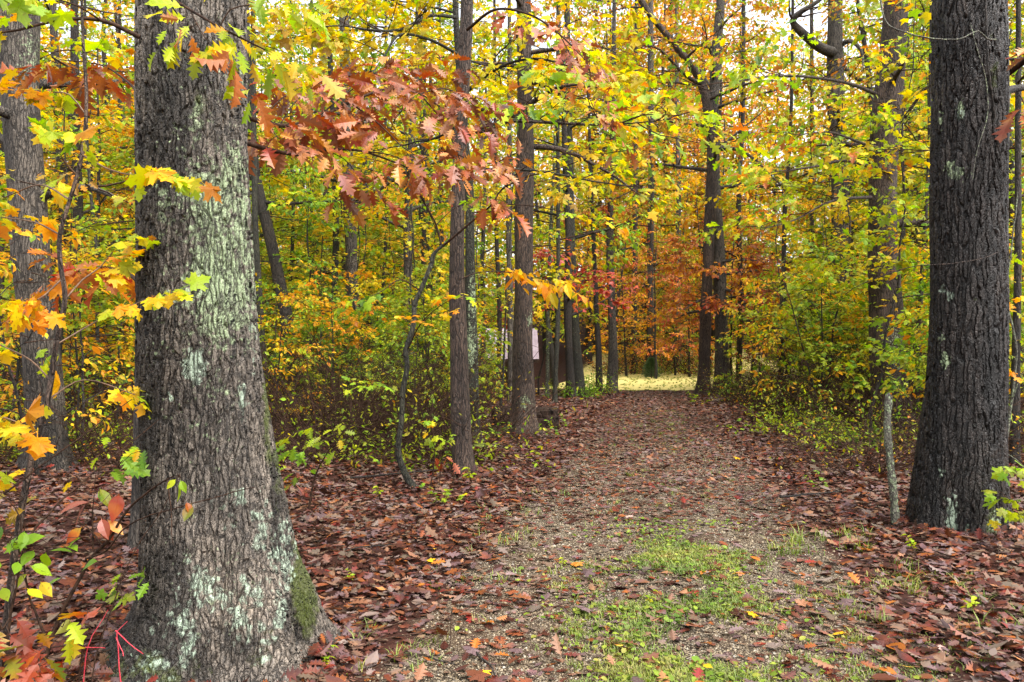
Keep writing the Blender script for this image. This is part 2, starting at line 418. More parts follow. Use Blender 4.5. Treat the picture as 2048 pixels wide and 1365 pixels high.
def limb_line(r, p0, az, L, rise, n=9, wig=.16, curve=0.0):
    pts = [np.asarray(p0, float)]; a = az; e = rise; st = L / (n - 1)
    for i in range(n - 1):
        a += r.normal(0, wig); e += r.normal(0, wig * .6) + curve / (n - 1)
        e = np.clip(e, -.5, 1.2)
        pts.append(pts[-1] + st * np.array([math.cos(a) * math.cos(e), math.sin(a) * math.cos(e), math.sin(e)]))
    return np.array(pts)

def dress_limb(cr, r, line, r0, nsub, sublen, gap, sl, start=.2, side=4):
    """sub-branches and leaf sprays along a limb"""
    L = np.linalg.norm(np.diff(line, axis=0), axis=1).sum()
    for k in range(nsub):
        t = start + (1 - start) * (k + r.random()) / nsub
        p = at(line, t); d = at(line, min(1, t + .08)) - at(line, max(0, t - .08)); a = math.atan2(d[1], d[0])
        a += (1 if k % 2 else -1) * r.uniform(.5, 1.25)
        l2 = sublen * (1.15 - .6 * t) * r.uniform(.6, 1.25)
        q = limb_line(r, p, a, l2, r.normal(.10, .22), 6, .18)
        v, f = tube(q, np.linspace(max(.35 * r0 * (1 - .7 * t), .0075), .0035, 6), side); cr.tubes.add(v, f)
        ns = max(1, int(l2 / gap))
        for j in range(ns):
            tt = .25 + .75 * (j + 1) / ns
            pp = at(q, tt); s = 1 if (j % 2) else -1
            aa = math.atan2(q[-1, 1] - q[0, 1], q[-1, 0] - q[0, 0]) + (s * r.uniform(.3, 1.0) if j < ns - 1 else r.normal(0, .2))
            cr.put(pp, aa, r.normal(.0, .22), sl * r.uniform(.6, 1.15))
    d = line[-1] - line[-2]
    for _ in range(3):
        cr.put(line[-1], math.atan2(d[1], d[0]) + r.normal(0, .5), r.normal(.05, .2), sl * r.uniform(.7, 1.1))

# ------------------------------------------------------------------ trunks
def trunk_line(ptspx, d, dz=.25, extend=3.0, lean_y=0.0, base=None):
    """pixel outline (px, py, half width) at distance d -> centre line and radii in the world, base first"""
    a = np.array(ptspx, float)
    X = (a[:, 0] - CX) / FPX * d; Z = EYE - (a[:, 1] - HY) / FPX * d; R = a[:, 2] / FPX * d
    o = np.argsort(Z); X, Z, R = X[o], Z[o], R[o]
    zg = float(ground(X[0], d)) if base is None else base
    Z[0] = zg
    if extend > 0:
        k = (X[-1] - X[-2]) / max(Z[-1] - Z[-2], .1)
        X = np.append(X, X[-1] + k * extend * .5); Z = np.append(Z, Z[-1] + extend); R = np.append(R, R[-1] * .72)
    pts = np.stack([X, np.full_like(X, d), Z], 1)
    pts, R = resample(pts, R, dz)
    pts[:, 1] += lean_y * (pts[:, 2] - zg)
    pts[0, 2] -= 0.0
    pts = np.concatenate([[pts[0] - [0, 0, .2]], pts]); R = np.concatenate([[R[0] * 1.1], R])
    return pts, R

def trunk_geo(pts, R, sides, r, flare=.25, lobes=5, rough=.05):
    g = Geo()
    n = len(pts); th = np.arange(sides) * 2 * np.pi / sides
    z = pts[:, 2] - pts[1, 2]; z = np.maximum(z, 0)
    ph = r.uniform(0, 6, 8)
    rr = R[:, None] * (1 + flare * np.exp(-z / (.9 * R[1] + .05))[:, None] * (.30 + .70 * np.sin(lobes * th + ph[0] + .8 * np.sin(2 * th + ph[4]))[None])
        + rough * np.sin(2 * th[None] + ph[1] + z[:, None] * 1.7) + rough * .6 * np.sin(3 * th[None] + ph[2] - z[:, None] * 2.9)
        + rough * .5 * np.sin(5 * th[None] + ph[3] + z[:, None] * .8 + .6 * np.sin(z[:, None] * 5)))
    V = np.stack([pts[:, 0, None] + rr * np.cos(th), pts[:, 1, None] + rr * np.sin(th), np.broadcast_to(pts[:, 2, None], rr.shape)], -1)
    i = np.arange(n - 1)[:, None] * sides; j = np.arange(sides)[None]; k = (j + 1) % sides
    F = np.stack([i + j, i + k, i + sides + k, i + sides + j], -1).reshape(-1, 4)
    g.add(V.reshape(-1, 3), F)
    return g, V, th

LAND = []          # (px, phrase) of landmarks, for labels
TREES = []

def make_tree(name, label, d, px, bark, sides=20, flare=.25, cat='tree', land=None, extend=3.0, lean_y=0.0, dz=.12, group=None, rough=.05, paint=None):
    r = np.random.default_rng(int(px[0][0] * 7 + d * 13))
    pts, R = trunk_line(px, d, dz, extend, lean_y)
    base = pts[1].copy()
    root = empty(name, base); tag(root, label, cat, group)
    g, V, th = trunk_geo(pts, R, sides, r, flare, rough=rough)
    if paint:
        W = V.reshape(-1, 3); qx = CX + W[:, 0] / W[:, 1] * FPX; qy = HY + (EYE - W[:, 2]) / W[:, 1] * FPX
        for k, bl in paint.items():
            v = np.zeros(len(W))
            for (bx, by, sx, sy, am) in bl: v = np.maximum(v, am * np.exp(-.5 * (((qx - bx) / sx) ** 2 + ((qy - by) / sy) ** 2)))
            g.attr[k] = v
    tr = g.build('trunk', [M[bark]], root, base, True)
    if land: LAND.append((px[0][0], land))
    t = dict(root=root, base=base, pts=pts, R=R, trunk=tr, bark=bark, r=r, d=d)
    TREES.append(t); return t

def trunk_at(t, z):
    p = t['pts']; return np.array([np.interp(z, p[:, 2], p[:, 0]), np.interp(z, p[:, 2], p[:, 1]), z]), float(np.interp(z, p[:, 2], t['R']))

def leaf_up(t, specs, leafmat, kind, lod, leaf, nside=7, dens=1.0, gap=.4, sl=.8, keep=1.0, twigs=True, name='crown', limb_name='limb', mesh_limbs=True, sp_kw=None):
    """specs: list of (line, r0, nsub, sublen[, start]); makes limb children and one crown child"""
    r = t['r']; cr = Crown(); g = Geo()
    for sp in specs:
        line, r0, nsub, sublen = sp[:4]; start = sp[4] if len(sp) > 4 else .2
        q, rad = resample(line, np.linspace(r0, max(.004, r0 * .18), len(line)), .06 if lod < 2 else .2)
        v, f = tube(q, rad, 8 if lod < 2 else 6)
        if mesh_limbs:
            lg = Geo(); lg.add(v, f); lg.build(limb_name, [M[t['bark']] if r0 > .02 else M['twig']], t['root'], t['base'], True)
        else: g.add(v, f, 1)
        dress_limb(cr, r, np.asarray(line), r0, nsub, sublen, gap, sl, start)
    spr = sprays(leaf / sl, nside, dens * 1.2, **(sp_kw or {}))
    # leaf size is scaled with the spray, so give it relative to the spray's length
    spr2 = [dict(s, S=s['S'] * sl) for s in spr]
    cr.fill(g, r, spr2, kind, lod, twigs, keep)
    tv = cr.tubes
    if tv.V: g.add(np.concatenate(tv.V), [np.concatenate([F for F, _ in tv.F])], 1)
    return g.build(name, [M[leafmat], M['twig']], t['root'], t['base'])

def auto_limbs(t, z0, z1, n, L, rise=.25, az0=None, aspan=2 * math.pi, nsub=7, sublen=1.2, rf=.3, curve=-.2, taper=.55):
    r = t['r']; out = []
    for i in range(n):
        f = (i + r.random() * .8) / n; z = z0 + (z1 - z0) * f
        p, R = trunk_at(t, z)
        az = (i * 2.399 + r.normal(0, .3)) if az0 is None else az0 + r.uniform(-.5, .5) * aspan
        l = L * (1 - taper * f) * r.uniform(.7, 1.2)
        out.append((limb_line(r, p, az, l, rise + r.normal(0, .12), 9, .13, curve), min(R * rf * (1.1 - .4 * f) + .008, R * .7), nsub, sublen * (1 - .4 * f)))
    return out

def pxline(pts):
    return np.array([P(*p) for p in pts])
# ================================================================== ground, path, clearing
def build_ground():
    ys = np.concatenate([np.linspace(-40, 1.5, 30), np.arange(1.6, 14, .09), np.arange(14, 34, .25), np.arange(34, 75, 1.0), np.linspace(76, 420, 40)])
    u = np.linspace(-1, 1, 321); xs = np.sign(u) * (np.abs(u) * 14 + 300 * np.abs(u) ** 7)
    Xg, Yg = np.meshgrid(xs, ys); Xw = Xg + np.where(np.abs(Xg) < 40, path_x(np.clip(Yg, 0, 60)) * np.clip(1 - np.abs(Xg) / 40, 0, 1), 0)
    Z = ground(Xw, Yg)
    V = np.stack([Xw, Yg, Z], -1).reshape(-1, 3); ny, nx = Xw.shape
    i = np.arange(ny - 1)[:, None] * nx; j = np.arange(nx - 1)[None]
    F = np.stack([i + j, i + j + 1, i + j + nx + 1, i + j + nx], -1).reshape(-1, 4)
    g = Geo(); g.add(V, F)
    off = np.abs(V[:, 0] - path_x(V[:, 1]))
    g.attr['gravel'] = (1 - sstep(off, .95, 1.6)) * (1 - sstep(V[:, 1], 27, 30)) * (1 - .55 * sstep(V[:, 1], 8, 17))
    g.attr['lawn'] = sstep(V[:, 1], 28.5, 31) * (1 - sstep(V[:, 1], 55, 75)) * sstep(V[:, 0] - path_x(V[:, 1]), -7, -4) * (1 - sstep(V[:, 0] - path_x(V[:, 1]), 6, 10))
    m, nt = new_mat('forest_floor'); N = NT(nt)
    tc = N.n('TexCoord'); ob = tc.outputs['Object']
    ag = N.n('Attribute', attribute_name='gravel').outputs['Fac']; aw = N.n('Attribute', attribute_name='lawn').outputs['Fac']
    soil = N.ramp(N.noise(ob, 9, 6, .7), [(.3, (.010, .005, .004)), (.5, (.032, .011, .007)), (.7, (.055, .024, .017))])
    vo = N.voro(ob, 75, 'F1'); st = N.n('SeparateColor'); N.l(vo.outputs['Color'], st.inputs[0])
    stone = N.ramp(st.outputs[0], [(0, (.05, .038, .026)), (.4, (.15, .115, .075)), (.75, (.215, .17, .115)), (1, (.27, .24, .19))])
    stone = N.mix(N.rng(vo.outputs['Distance'], .35, .6), stone, rgba((.025, .018, .012)))
    stone = N.mix(N.rng(N.noise(ob, 1.6, 4), .42, .62), stone, N.mix(.6, stone, rgba((.050, .028, .016))))
    gm = N.rng(N.math('ADD', ag, N.math('MULTIPLY', N.math('SUBTRACT', N.noise(ob, 3.5, 5, .7), .5), .9)), .35, .6)
    lawn = N.ramp(N.noise(ob, 2.5, 6, .7), [(.3, (.34, .30, .08)), (.55, (.54, .45, .16)), (.75, (.60, .42, .18))])
    col = N.mix(gm, soil, stone); col = N.mix(N.rng(N.math('ADD', aw, N.math('MULTIPLY', N.math('SUBTRACT', N.noise(ob, 1.2, 4), .5), .6)), .35, .65), col, lawn)
    p = N.n('BsdfPrincipled'); N.l(col, p.inputs['Base Color']); p.inputs['Roughness'].default_value = .8; p.inputs['Specular IOR Level'].default_value = .12
    b = N.n('Bump'); b.inputs['Strength'].default_value = .8; b.inputs['Distance'].default_value = .012
    N.l(N.math('SUBTRACT', N.noise(ob, 40, 4), N.math('MULTIPLY', vo.outputs['Distance'], gm)), b.inputs['Height']); N.l(b.outputs[0], p.inputs['Normal'])
    o = N.n('OutputMaterial'); N.l(p.outputs[0], o.inputs[0])
    tag(g.build('ground', [m], None, smooth=True), kind='structure', label='woodland floor with a leaf strewn gravel path', cat='ground')
build_ground()

def gravel_pebbles():
    r = np.random.default_rng(5)
    n = 60000
    y = 3.3 + 9.5 * r.random(n) ** 2.0; off = np.where(r.random(n) < .5, r.normal(-.72, .3, n), r.normal(.72, .34, n))
    off = np.where(r.random(n) < .25, r.uniform(-1.3, 1.3, n), off); x = path_x(y) + off
    s = .0045 * np.exp(r.normal(0, .42, n)) * (1 + (y - 3.3) * .05); s = np.minimum(s, .017)
    a = r.uniform(0, 6.28, n)
    t = np.array([(1, 0, 0), (-.9, .25, .0), (.1, .85, .05), (-.05, -.8, 0), (.15, .1, .75), (-.3, -.2, .62)], float)
    F = np.array([(0, 2, 4), (2, 5, 4), (2, 1, 5), (1, 3, 5), (3, 4, 5), (3, 0, 4)])
    J = t[None] * r.uniform(.65, 1.3, (n, 6, 3)); ca, sa = np.cos(a)[:, None], np.sin(a)[:, None]
    V = np.stack([J[..., 0] * ca - J[..., 1] * sa, J[..., 0] * sa + J[..., 1] * ca, J[..., 2]], -1) * s[:, None, None]
    V += np.stack([x, y, ground(x, y) - .001], -1)[:, None]
    g = Geo(); g.add(V.reshape(-1, 3), (F[None] + (np.arange(n) * 6)[:, None, None]).reshape(-1, 3))
    m, nt = new_mat('pebble'); N = NT(nt); ge = N.n('NewGeometry'); tc = N.n('TexCoord')
    c = N.ramp(ge.outputs['Random Per Island'], [(0, (.04, .03, .02)), (.3, (.135, .10, .06)), (.6, (.215, .165, .10)), (.85, (.27, .22, .15)), (1, (.29, .27, .23))])
    p = N.n('BsdfPrincipled'); N.l(c, p.inputs['Base Color']); p.inputs['Roughness'].default_value = .65; p.inputs['Specular IOR Level'].default_value = .2
    o = N.n('OutputMaterial'); N.l(p.outputs[0], o.inputs[0])
    tag(g.build('gravel', [m], None), kind='stuff', label='tan and grey gravel showing through on the path', cat='gravel')
gravel_pebbles()

# ================================================================== leaf litter
SHAPES = ('oak', 'oak', 'oak', 'maple', 'beech')
TRUNK_XY = []
def litter():
    r = np.random.default_rng(21); g = Geo()
    bands = [(2.6, 5.2, 860, 0), (5.2, 9, 660, 1), (9, 15, 520, 2), (15, 24, 270, 2), (24, 31, 170, 3)]
    for y0, y1, rho, lod in bands:
        w0 = .72; n = int(((y1 - y0) * (y0 + y1) * w0 + 2 * (y1 - y0)) * rho)
        y = np.sqrt(r.uniform(y0 * y0, y1 * y1, n)); x = r.uniform(-1, 1, n) * (y * w0 + 1.0)
        off = np.abs(x - path_x(y) + .12 * np.sin(y * 2.1) + .1 * np.sin(x * 5 + y))
        cl = .5 + .5 * np.sin(x * 2.3 + 1.1 * np.sin(y * 1.7)) * np.sin(y * 2.6 + 1.3 * np.sin(x * 1.9))
        inn = 1 - sstep(off, .85, 1.8)
        pr = .20 + .22 * cl + .75 * (1 - inn) + .80 * sstep(y, 6, 11) * inn + .08 * np.exp(-(off / .3) ** 2)
        pr *= np.where(off > 1.9, .72 + .28 * cl, 1)
        pr *= 1 - sstep(y, 27.5, 30) * (off < 6)
        k = r.random(n) < pr; x, y = x[k], y[k]; off = off[k]; n = len(x)
        size = np.clip(.063 * np.exp(r.normal(0, .40, n)), .022, .15) * (1 + .012 * np.maximum(y - 6, 0)) * np.where(off < 1.2, .85, 1)
        a = r.uniform(0, 6.283, n); D = np.stack([np.cos(a), np.sin(a), r.normal(0, .16, n)], 1)
        tilt = np.where(off > 1.5, .27, .18)
        Nn = np.stack([r.normal(0, 1, n) * tilt, r.normal(0, 1, n) * tilt, np.ones(n)], 1)
        Nn[r.random(n) < .35] *= -1
        z = ground(x, y) + .006 + r.random(n) * np.where(off > 1.4, .035, .008)
        Pp = np.stack([x, y, z], 1); cu = r.normal(.3, .9, n) * np.where(off > 1.4, 1, .7)
        sh = r.integers(0, len(SHAPES), n)
        for i, kk in enumerate(SHAPES):
            I = sh == i
            place_leaves(g, LEAF[(kk, lod)], Pp[I], D[I], Nn[I], size[I], cu[I], 0)
    for (px, py, hw, d, m) in [(432, 0, 205, 3.9, 420), (330, 0, 62, 5.9, 90), (1910, 0, 100, 6.7, 330), (929, 0, 24, 9.4, 90), (949, 0, 16, 12.6, 60), (1048, 0, 33, 13.9, 110), (93, 0, 50, 9.7, 150), (1782, 0, 46, 14.5, 120), (1791, 0, 8, 6.7, 26)]:
        a = r.uniform(0, 6.283, m); R = hw / FPX * d; q = R * (1.0 + .05 / R * r.random(m) + .9 * np.minimum(1, .2 / R) * r.random(m) ** 1.6)
        x = (px - CX) / FPX * d + q * np.cos(a); y = d + q * np.sin(a); z = ground(x, y) + .01 + .11 * np.exp(-(q - R) / .07) * r.random(m)
        D = np.stack([-np.sin(a) + r.normal(0, .8, m), np.cos(a) + r.normal(0, .8, m), r.normal(0, .3, m)], 1)
        Nn = np.stack([np.cos(a) * .6 + r.normal(0, .4, m), np.sin(a) * .6 + r.normal(0, .4, m), np.ones(m)], 1)
        place_leaves(g, LEAF[('oak', 0 if d < 7 else 1)], np.stack([x, y, z], 1), D, Nn, r.uniform(.05, .11, m), r.normal(.4, 1.3, m), 0)
    n = 1500; d = 3.2 + 13 * r.random(n) ** 1.4; x = r.uniform(-.7, .7, n) * d; k = np.abs(x - path_x(d)) > .9 + r.random(n) * .8; x, d = x[k], d[k]
    for i in range(len(x)):
        a = r.uniform(0, 6.28); L = r.uniform(.05, .28); b = np.array([x[i], d[i], float(ground(x[i], d[i])) + .03]); u = np.array([math.cos(a), math.sin(a), r.normal(0, .08)])
        v, f = tube(np.array([b - u * L, b + r.normal(0, .012, 3), b + u * L]), [.0035, .003, .0018], 4); g.add(v, f, 1)
    tag(g.build('leaf_litter', [M['litter'], M['twig']], None), kind='stuff', label='wet brown and purplish leaf litter covering the forest floor', cat='leaf litter')
litter()

def grass():
    r = np.random.default_rng(31); g = Geo()
    T = []
    for _ in range(1500):      # middle strip and near ground
        y = 3.35 + 2.9 * r.random() ** 1.4; T.append((path_x(y) + r.normal(.12, .30), y, .027, 26))
    for _ in range(320):
        y = 3.35 + 2.0 * r.random(); T.append((path_x(y) + r.uniform(.9, 2.1), y, .028, 18))
    for _ in range(240):
        y = 5.5 + 14 * r.random(); T.append((path_x(y) + r.normal(0, .45), y, .035, 9))
    for _ in range(90):
        y = 3.4 + 5 * r.random(); T.append((path_x(y) - r.uniform(.9, 1.6), y, .06, 9))
    for _ in range(60): T.append((r.uniform(1.9, 2.9), r.uniform(4.2, 6.6), .09, 14))
    for _ in range(26): T.append((r.uniform(-2.1, -1.5), r.uniform(2.75, 3.2), .12, 16))
    for _ in range(10): T.append((P(490, 1330, 3.35)[0] + r.normal(0, .05), 3.33 + r.normal(0, .03), .13, 9))
    for _ in range(450):
        y = 28.5 + 17 * r.random(); T.append((path_x(y) + r.uniform(-4, 4), y, .07, 7))
    B = []
    for x, y, h, n in T:
        if math.sin(x * 5.1 + y * 1.3) + math.sin(y * 6.3 - x * 2.2) + r.normal(0, .6) < -.05 and y < 12: continue
        k = int(n * r.uniform(.5, 1.3)) + 2
        a = r.uniform(0, 6.28, k); q = r.normal(0, .028, (k, 2))
        hh = h * r.uniform(.4, 1.5, k); ln = r.uniform(.25, 1.3, k)
        w = np.full(k, .0016 + .0002 * y) * r.uniform(.7, 1.6, k)
        B.append(np.stack([x + q[:, 0], y + q[:, 1], a, hh, ln, w], 1))
    B = np.concatenate(B); n = len(B)
    z0 = ground(B[:, 0], B[:, 1]); ca, sa = np.cos(B[:, 2]), np.sin(B[:, 2])
    vs = []
    for t, ww in ((0, 1), (.5, .8), (1, 0.05)):
        cx = B[:, 0] + ca * B[:, 4] * B[:, 3] * t * t; cy = B[:, 1] + sa * B[:, 4] * B[:, 3] * t * t; cz = z0 + B[:, 3] * t * (1 - .25 * B[:, 4] * t)
        for s in (-1, 1): vs.append(np.stack([cx - sa * s * B[:, 5] * ww, cy + ca * s * B[:, 5] * ww, cz], 1))
    V = np.stack(vs, 1); F = np.array([(0, 1, 3, 2), (2, 3, 5, 4)])
    g.add(V.reshape(-1, 3), (F[None] + (np.arange(n) * 6)[:, None, None]).reshape(-1, 4))
    # clover-like weeds among the grass
    m = 1900; y = 3.4 + 3.6 * r.random(m) ** 1.3; x = path_x(y) + r.normal(.15, .42, m); k = np.sin(x * 5.1 + y * 1.3) + np.sin(y * 6.3 - x * 2.2) > -.3
    x, y = x[k], y[k]; m = len(x); a = r.uniform(0, 6.28, m)
    place_leaves(g, LEAF[('beech', 1)], np.stack([x, y, ground(x, y) + r.uniform(.008, .03, m)], 1), np.stack([np.cos(a), np.sin(a), r.uniform(.1, .6, m)], 1),
                 np.stack([r.normal(0, .3, m), r.normal(0, .3, m), np.ones(m)], 1), r.uniform(.018, .045, m), r.uniform(.5, 2, m), 0, np.full(m, 1.4))
    tag(g.build('grass', [M['grass']], None), kind='stuff', label='short yellow green grass and weeds along the middle of the path', cat='grass')
grass()

# ================================================================== named trees
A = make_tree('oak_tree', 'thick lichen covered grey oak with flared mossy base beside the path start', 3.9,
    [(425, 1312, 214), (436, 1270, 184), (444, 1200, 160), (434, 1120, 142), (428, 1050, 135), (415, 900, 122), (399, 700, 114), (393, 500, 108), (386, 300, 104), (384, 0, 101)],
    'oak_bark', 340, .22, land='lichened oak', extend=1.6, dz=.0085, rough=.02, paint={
        'lichen': [(410, 560, 110, 380, .55), (425, 400, 58, 66, 1.35), (445, 560, 62, 110, 1.4), (330, 420, 26, 50, .75), (395, 250, 18, 50, .9), (482, 470, 16, 110, 1.1), (335, 600, 36, 34, .8), (460, 330, 30, 40, 1.1), (480, 150, 12, 60, .7), (430, 1180, 70, 90, .5), (310, 500, 14, 70, .5)],
        'pale_lichen': [(388, 735, 20, 30, 1.5), (340, 795, 7, 12, 1.4), (483, 800, 9, 60, .95), (508, 690, 8, 70, .8), (520, 1050, 26, 50, 1.0), (565, 1120, 26, 80, 1.05), (420, 1180, 60, 60, .95), (360, 1270, 40, 60, 1.05), (500, 1230, 50, 80, .95), (310, 1330, 40, 30, 1.1), (460, 1000, 40, 50, .7), (560, 1220, 14, 50, 1.2)],
        'moss': [(608, 1170, 22, 90, 1.25), (534, 780, 10, 150, .9), (300, 1340, 110, 40, .7), (520, 1300, 40, 40, .6), (560, 960, 14, 90, .6), (400, 210, 14, 30, .8)],
        'wet': [(330, 230, 45, 170, .9), (590, 1230, 26, 45, 1.1), (290, 1310, 110, 75, 1.15), (285, 650, 34, 330, 1.15), (330, 1200, 70, 110, .8), (400, 130, 60, 90, .7), (550, 1000, 10, 120, .9), (360, 900, 40, 130, .45), (480, 1290, 60, 40, .8)]})  # left-hand blobs paint the trunk's shaded side into the bark colour
B = make_tree('oak_tree', 'black wet barked oak with vine, beside the cut lichened stake', 6.7,
    [(1912, 1064, 88), (1914, 1010, 85), (1917, 960, 82), (1925, 850, 76), (1932, 740, 71), (1936, 600, 68), (1937, 400, 66), (1938, 200, 65), (1938, 0, 64)],
    'wet_bark', 260, .14, land='black oak', extend=1.6, dz=.014, rough=.02, paint={
        'lichen': [(1912, 345, 16, 12, 1.3), (1900, 330, 8, 8, 1.2), (1890, 720, 9, 14, 1.3), (1882, 240, 4, 20, .9), (1884, 675, 7, 8, 1.1), (1990, 1050, 12, 30, .9), (1920, 220, 8, 18, 1.0)],
        'pale_lichen': [(1905, 1035, 12, 40, 1.2), (1885, 580, 6, 10, 1.2), (1900, 590, 6, 12, 1.1), (1922, 232, 7, 14, 1.3), (1870, 660, 4, 8, 1.1), (1882, 950, 8, 20, .8), (1932, 1060, 8, 16, .9)],
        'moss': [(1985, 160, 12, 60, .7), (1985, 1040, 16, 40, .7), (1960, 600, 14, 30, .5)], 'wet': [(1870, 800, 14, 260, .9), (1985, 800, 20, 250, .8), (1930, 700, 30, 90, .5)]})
Cc = make_tree('oak_tree', 'tall grey trunk with flared dark base behind the yellow leaved sapling', 9.7,
    [(93, 945, 52), (92, 900, 42), (88, 800, 37), (78, 650, 34), (62, 500, 33), (48, 300, 34), (40, 150, 36), (34, 0, 37)], 'grey_bark', 40, .25, land='flared trunk',
    dz=.06, paint={'moss': [(100, 900, 30, 40, .4)], 'wet': [(95, 900, 40, 80, .9)], 'lichen': [(60, 110, 20, 50, .7)]})
A2 = make_tree('oak_tree', 'dark trunk half hidden close behind the big lichened oak', 5.9,
    [(330, 1105, 60), (325, 1000, 52), (322, 800, 48), (322, 600, 46), (330, 300, 44), (335, 0, 42)], 'grey_bark', 32, .2, extend=1.5, dz=.08)
D = make_tree('oak_tree', 'straight brown oak behind the cut stake, hung with yellow green boughs', 14.5,
    [(1782, 864, 48), (1780, 830, 41), (1780, 780, 36), (1773, 650, 31), (1767, 500, 28), (1765, 350, 27), (1775, 200, 26), (1793, 0, 23)], 'brown_bark', 32, .25, land='brown oak', dz=.06,
    paint={'lichen': [(1790, 700, 14, 60, .8)], 'moss': [(1765, 400, 20, 30, .7)]})
D2 = make_tree('oak_tree', 'pale grey oak with crooked bare limbs against the sky', 23,
    [(1690, 800, 22), (1685, 600, 19), (1680, 350, 17), (1672, 200, 16), (1670, 0, 14)], 'grey_bark', 24, .2)
E1 = make_tree('oak_tree', 'dark slimmer half of the forked oak pair at the path end', 26.6,
    [(1405, 781, 17), (1408, 740, 12), (1411, 640, 11), (1418, 480, 11), (1424, 300, 11), (1404, 170, 9), (1345, 85, 8), (1285, 5, 7)], 'brown_bark', 24, .2, extend=2, dz=.12)
E2 = make_tree('oak_tree', 'thicker mossy half of the oak pair at the path end', 27.0,
    [(1447, 784, 21), (1445, 740, 14.5), (1442, 640, 13), (1436, 480, 12), (1427, 330, 12), (1430, 150, 10), (1441, 0, 9)], 'grey_bark', 24, .2, land='oak pair', dz=.12)
F1 = make_tree('young_tree', 'very slim dark trunk beside a grey one where the path ends', 27.5,
    [(1199, 788, 8), (1197, 700, 6), (1192, 600, 5), (1186, 450, 4), (1180, 300, 3)], 'dark_bark', 14, .2)
F2 = make_tree('young_tree', 'slim grey trunk standing at the mouth of the clearing', 28,
    [(1224, 790, 12), (1226, 700, 9), (1223, 600, 8), (1220, 450, 7), (1226, 250, 5), (1228, 60, 4)], 'grey_bark', 16, .2, land='slim pair')
G1 = make_tree('oak_tree', 'thinner dark trunk of the touching pair beyond the log', 24,
    [(1142, 792, 10), (1138, 700, 8), (1135, 600, 8), (1137, 480, 7), (1130, 300, 6)], 'dark_bark', 16, .2)
G2 = make_tree('oak_tree', 'thicker grey trunk of the touching pair beyond the log', 24.4,
    [(1158, 792, 14), (1152, 700, 11), (1144, 560, 10), (1140, 420, 9), (1136, 200, 7)], 'mossy_bark', 18, .2, land='touching trunks')
H = make_tree('hickory_tree', 'brown furrowed trunk with flared foot standing against the rotten log', 13.9,
    [(1048, 870, 34), (1047, 840, 25), (1047, 800, 22), (1046, 700, 20), (1047, 600, 19), (1048, 450, 18), (1050, 300, 17), (1049, 150, 15), (1047, 0, 14)], 'brown_bark', 36, .3, land='log trunk', dz=.05,
    paint={'lichen': [(1050, 805, 14, 14, .9), (1060, 640, 6, 14, .9)], 'moss': [(1030, 860, 20, 12, .5)]})
I_ = make_tree('hickory_tree', 'reddish brown bare trunk rising before a darker mossy one', 9.4,
    [(929, 954, 24), (924, 890, 20), (921, 820, 19), (917, 700, 17), (914, 550, 16), (916, 400, 14), (922, 250, 13), (930, 100, 13), (934, 0, 12)], 'brown_bark', 32, .12, land='reddish trunk', dz=.05)
J = make_tree('maple_tree', 'dark mossy trunk just behind the reddish one, with yellow crown', 12.6,
    [(949, 888, 15), (945, 800, 13), (942, 650, 12), (940, 500, 10), (938, 380, 9), (926, 250, 8), (916, 100, 7), (911, 0, 6)], 'mossy_bark', 24, .2, dz=.06,
    paint={'lichen': [(940, 700, 10, 30, 1.0), (945, 600, 8, 30, .8)], 'moss': [(948, 860, 14, 40, .3)]})
K = make_tree('oak_tree', 'tall straight grey trunk rising out of the dark thicket', 20,
    [(716, 812, 18), (711, 740, 14), (706, 650, 13), (702, 500, 12), (696, 350, 11), (692, 200, 10), (688, 0, 9)], 'grey_bark', 22, .2, land='straight trunk', dz=.1)
L_ = make_tree('young_tree', 'thin green mossy trunk close beside the tall straight grey one', 21.5,
    [(669, 790, 8), (669, 600, 7), (672, 450, 6), (668, 330, 5), (660, 100, 5)], 'mossy_bark', 14, .2)
Mm = make_tree('oak_tree', 'black trunk leaning toward the lichened oak above the thicket', 17.5,
    [(598, 836, 20), (592, 760, 16), (580, 680, 14), (562, 580, 12), (541, 480, 12), (521, 400, 11), (506, 320, 11), (494, 150, 10)], 'dark_bark', 22, .2, land='leaning trunk', dz=.08)
M2 = make_tree('young_tree', 'thin dark mossy trunk at the edge of the lichened oak', 16,
    [(532, 850, 13), (528, 760, 9), (518, 600, 7), (510, 430, 6), (507, 200, 5)], 'mossy_bark', 14, .2)
Nn_ = make_tree('oak_tree', 'slim dark trunk between the grey flared trunk and the lichened oak', 19,
    [(164, 826, 14), (162, 760, 11), (160, 650, 10), (157, 500, 10), (155, 380, 9), (150, 150, 8)], 'dark_bark', 18, .2, land='slim trunk')
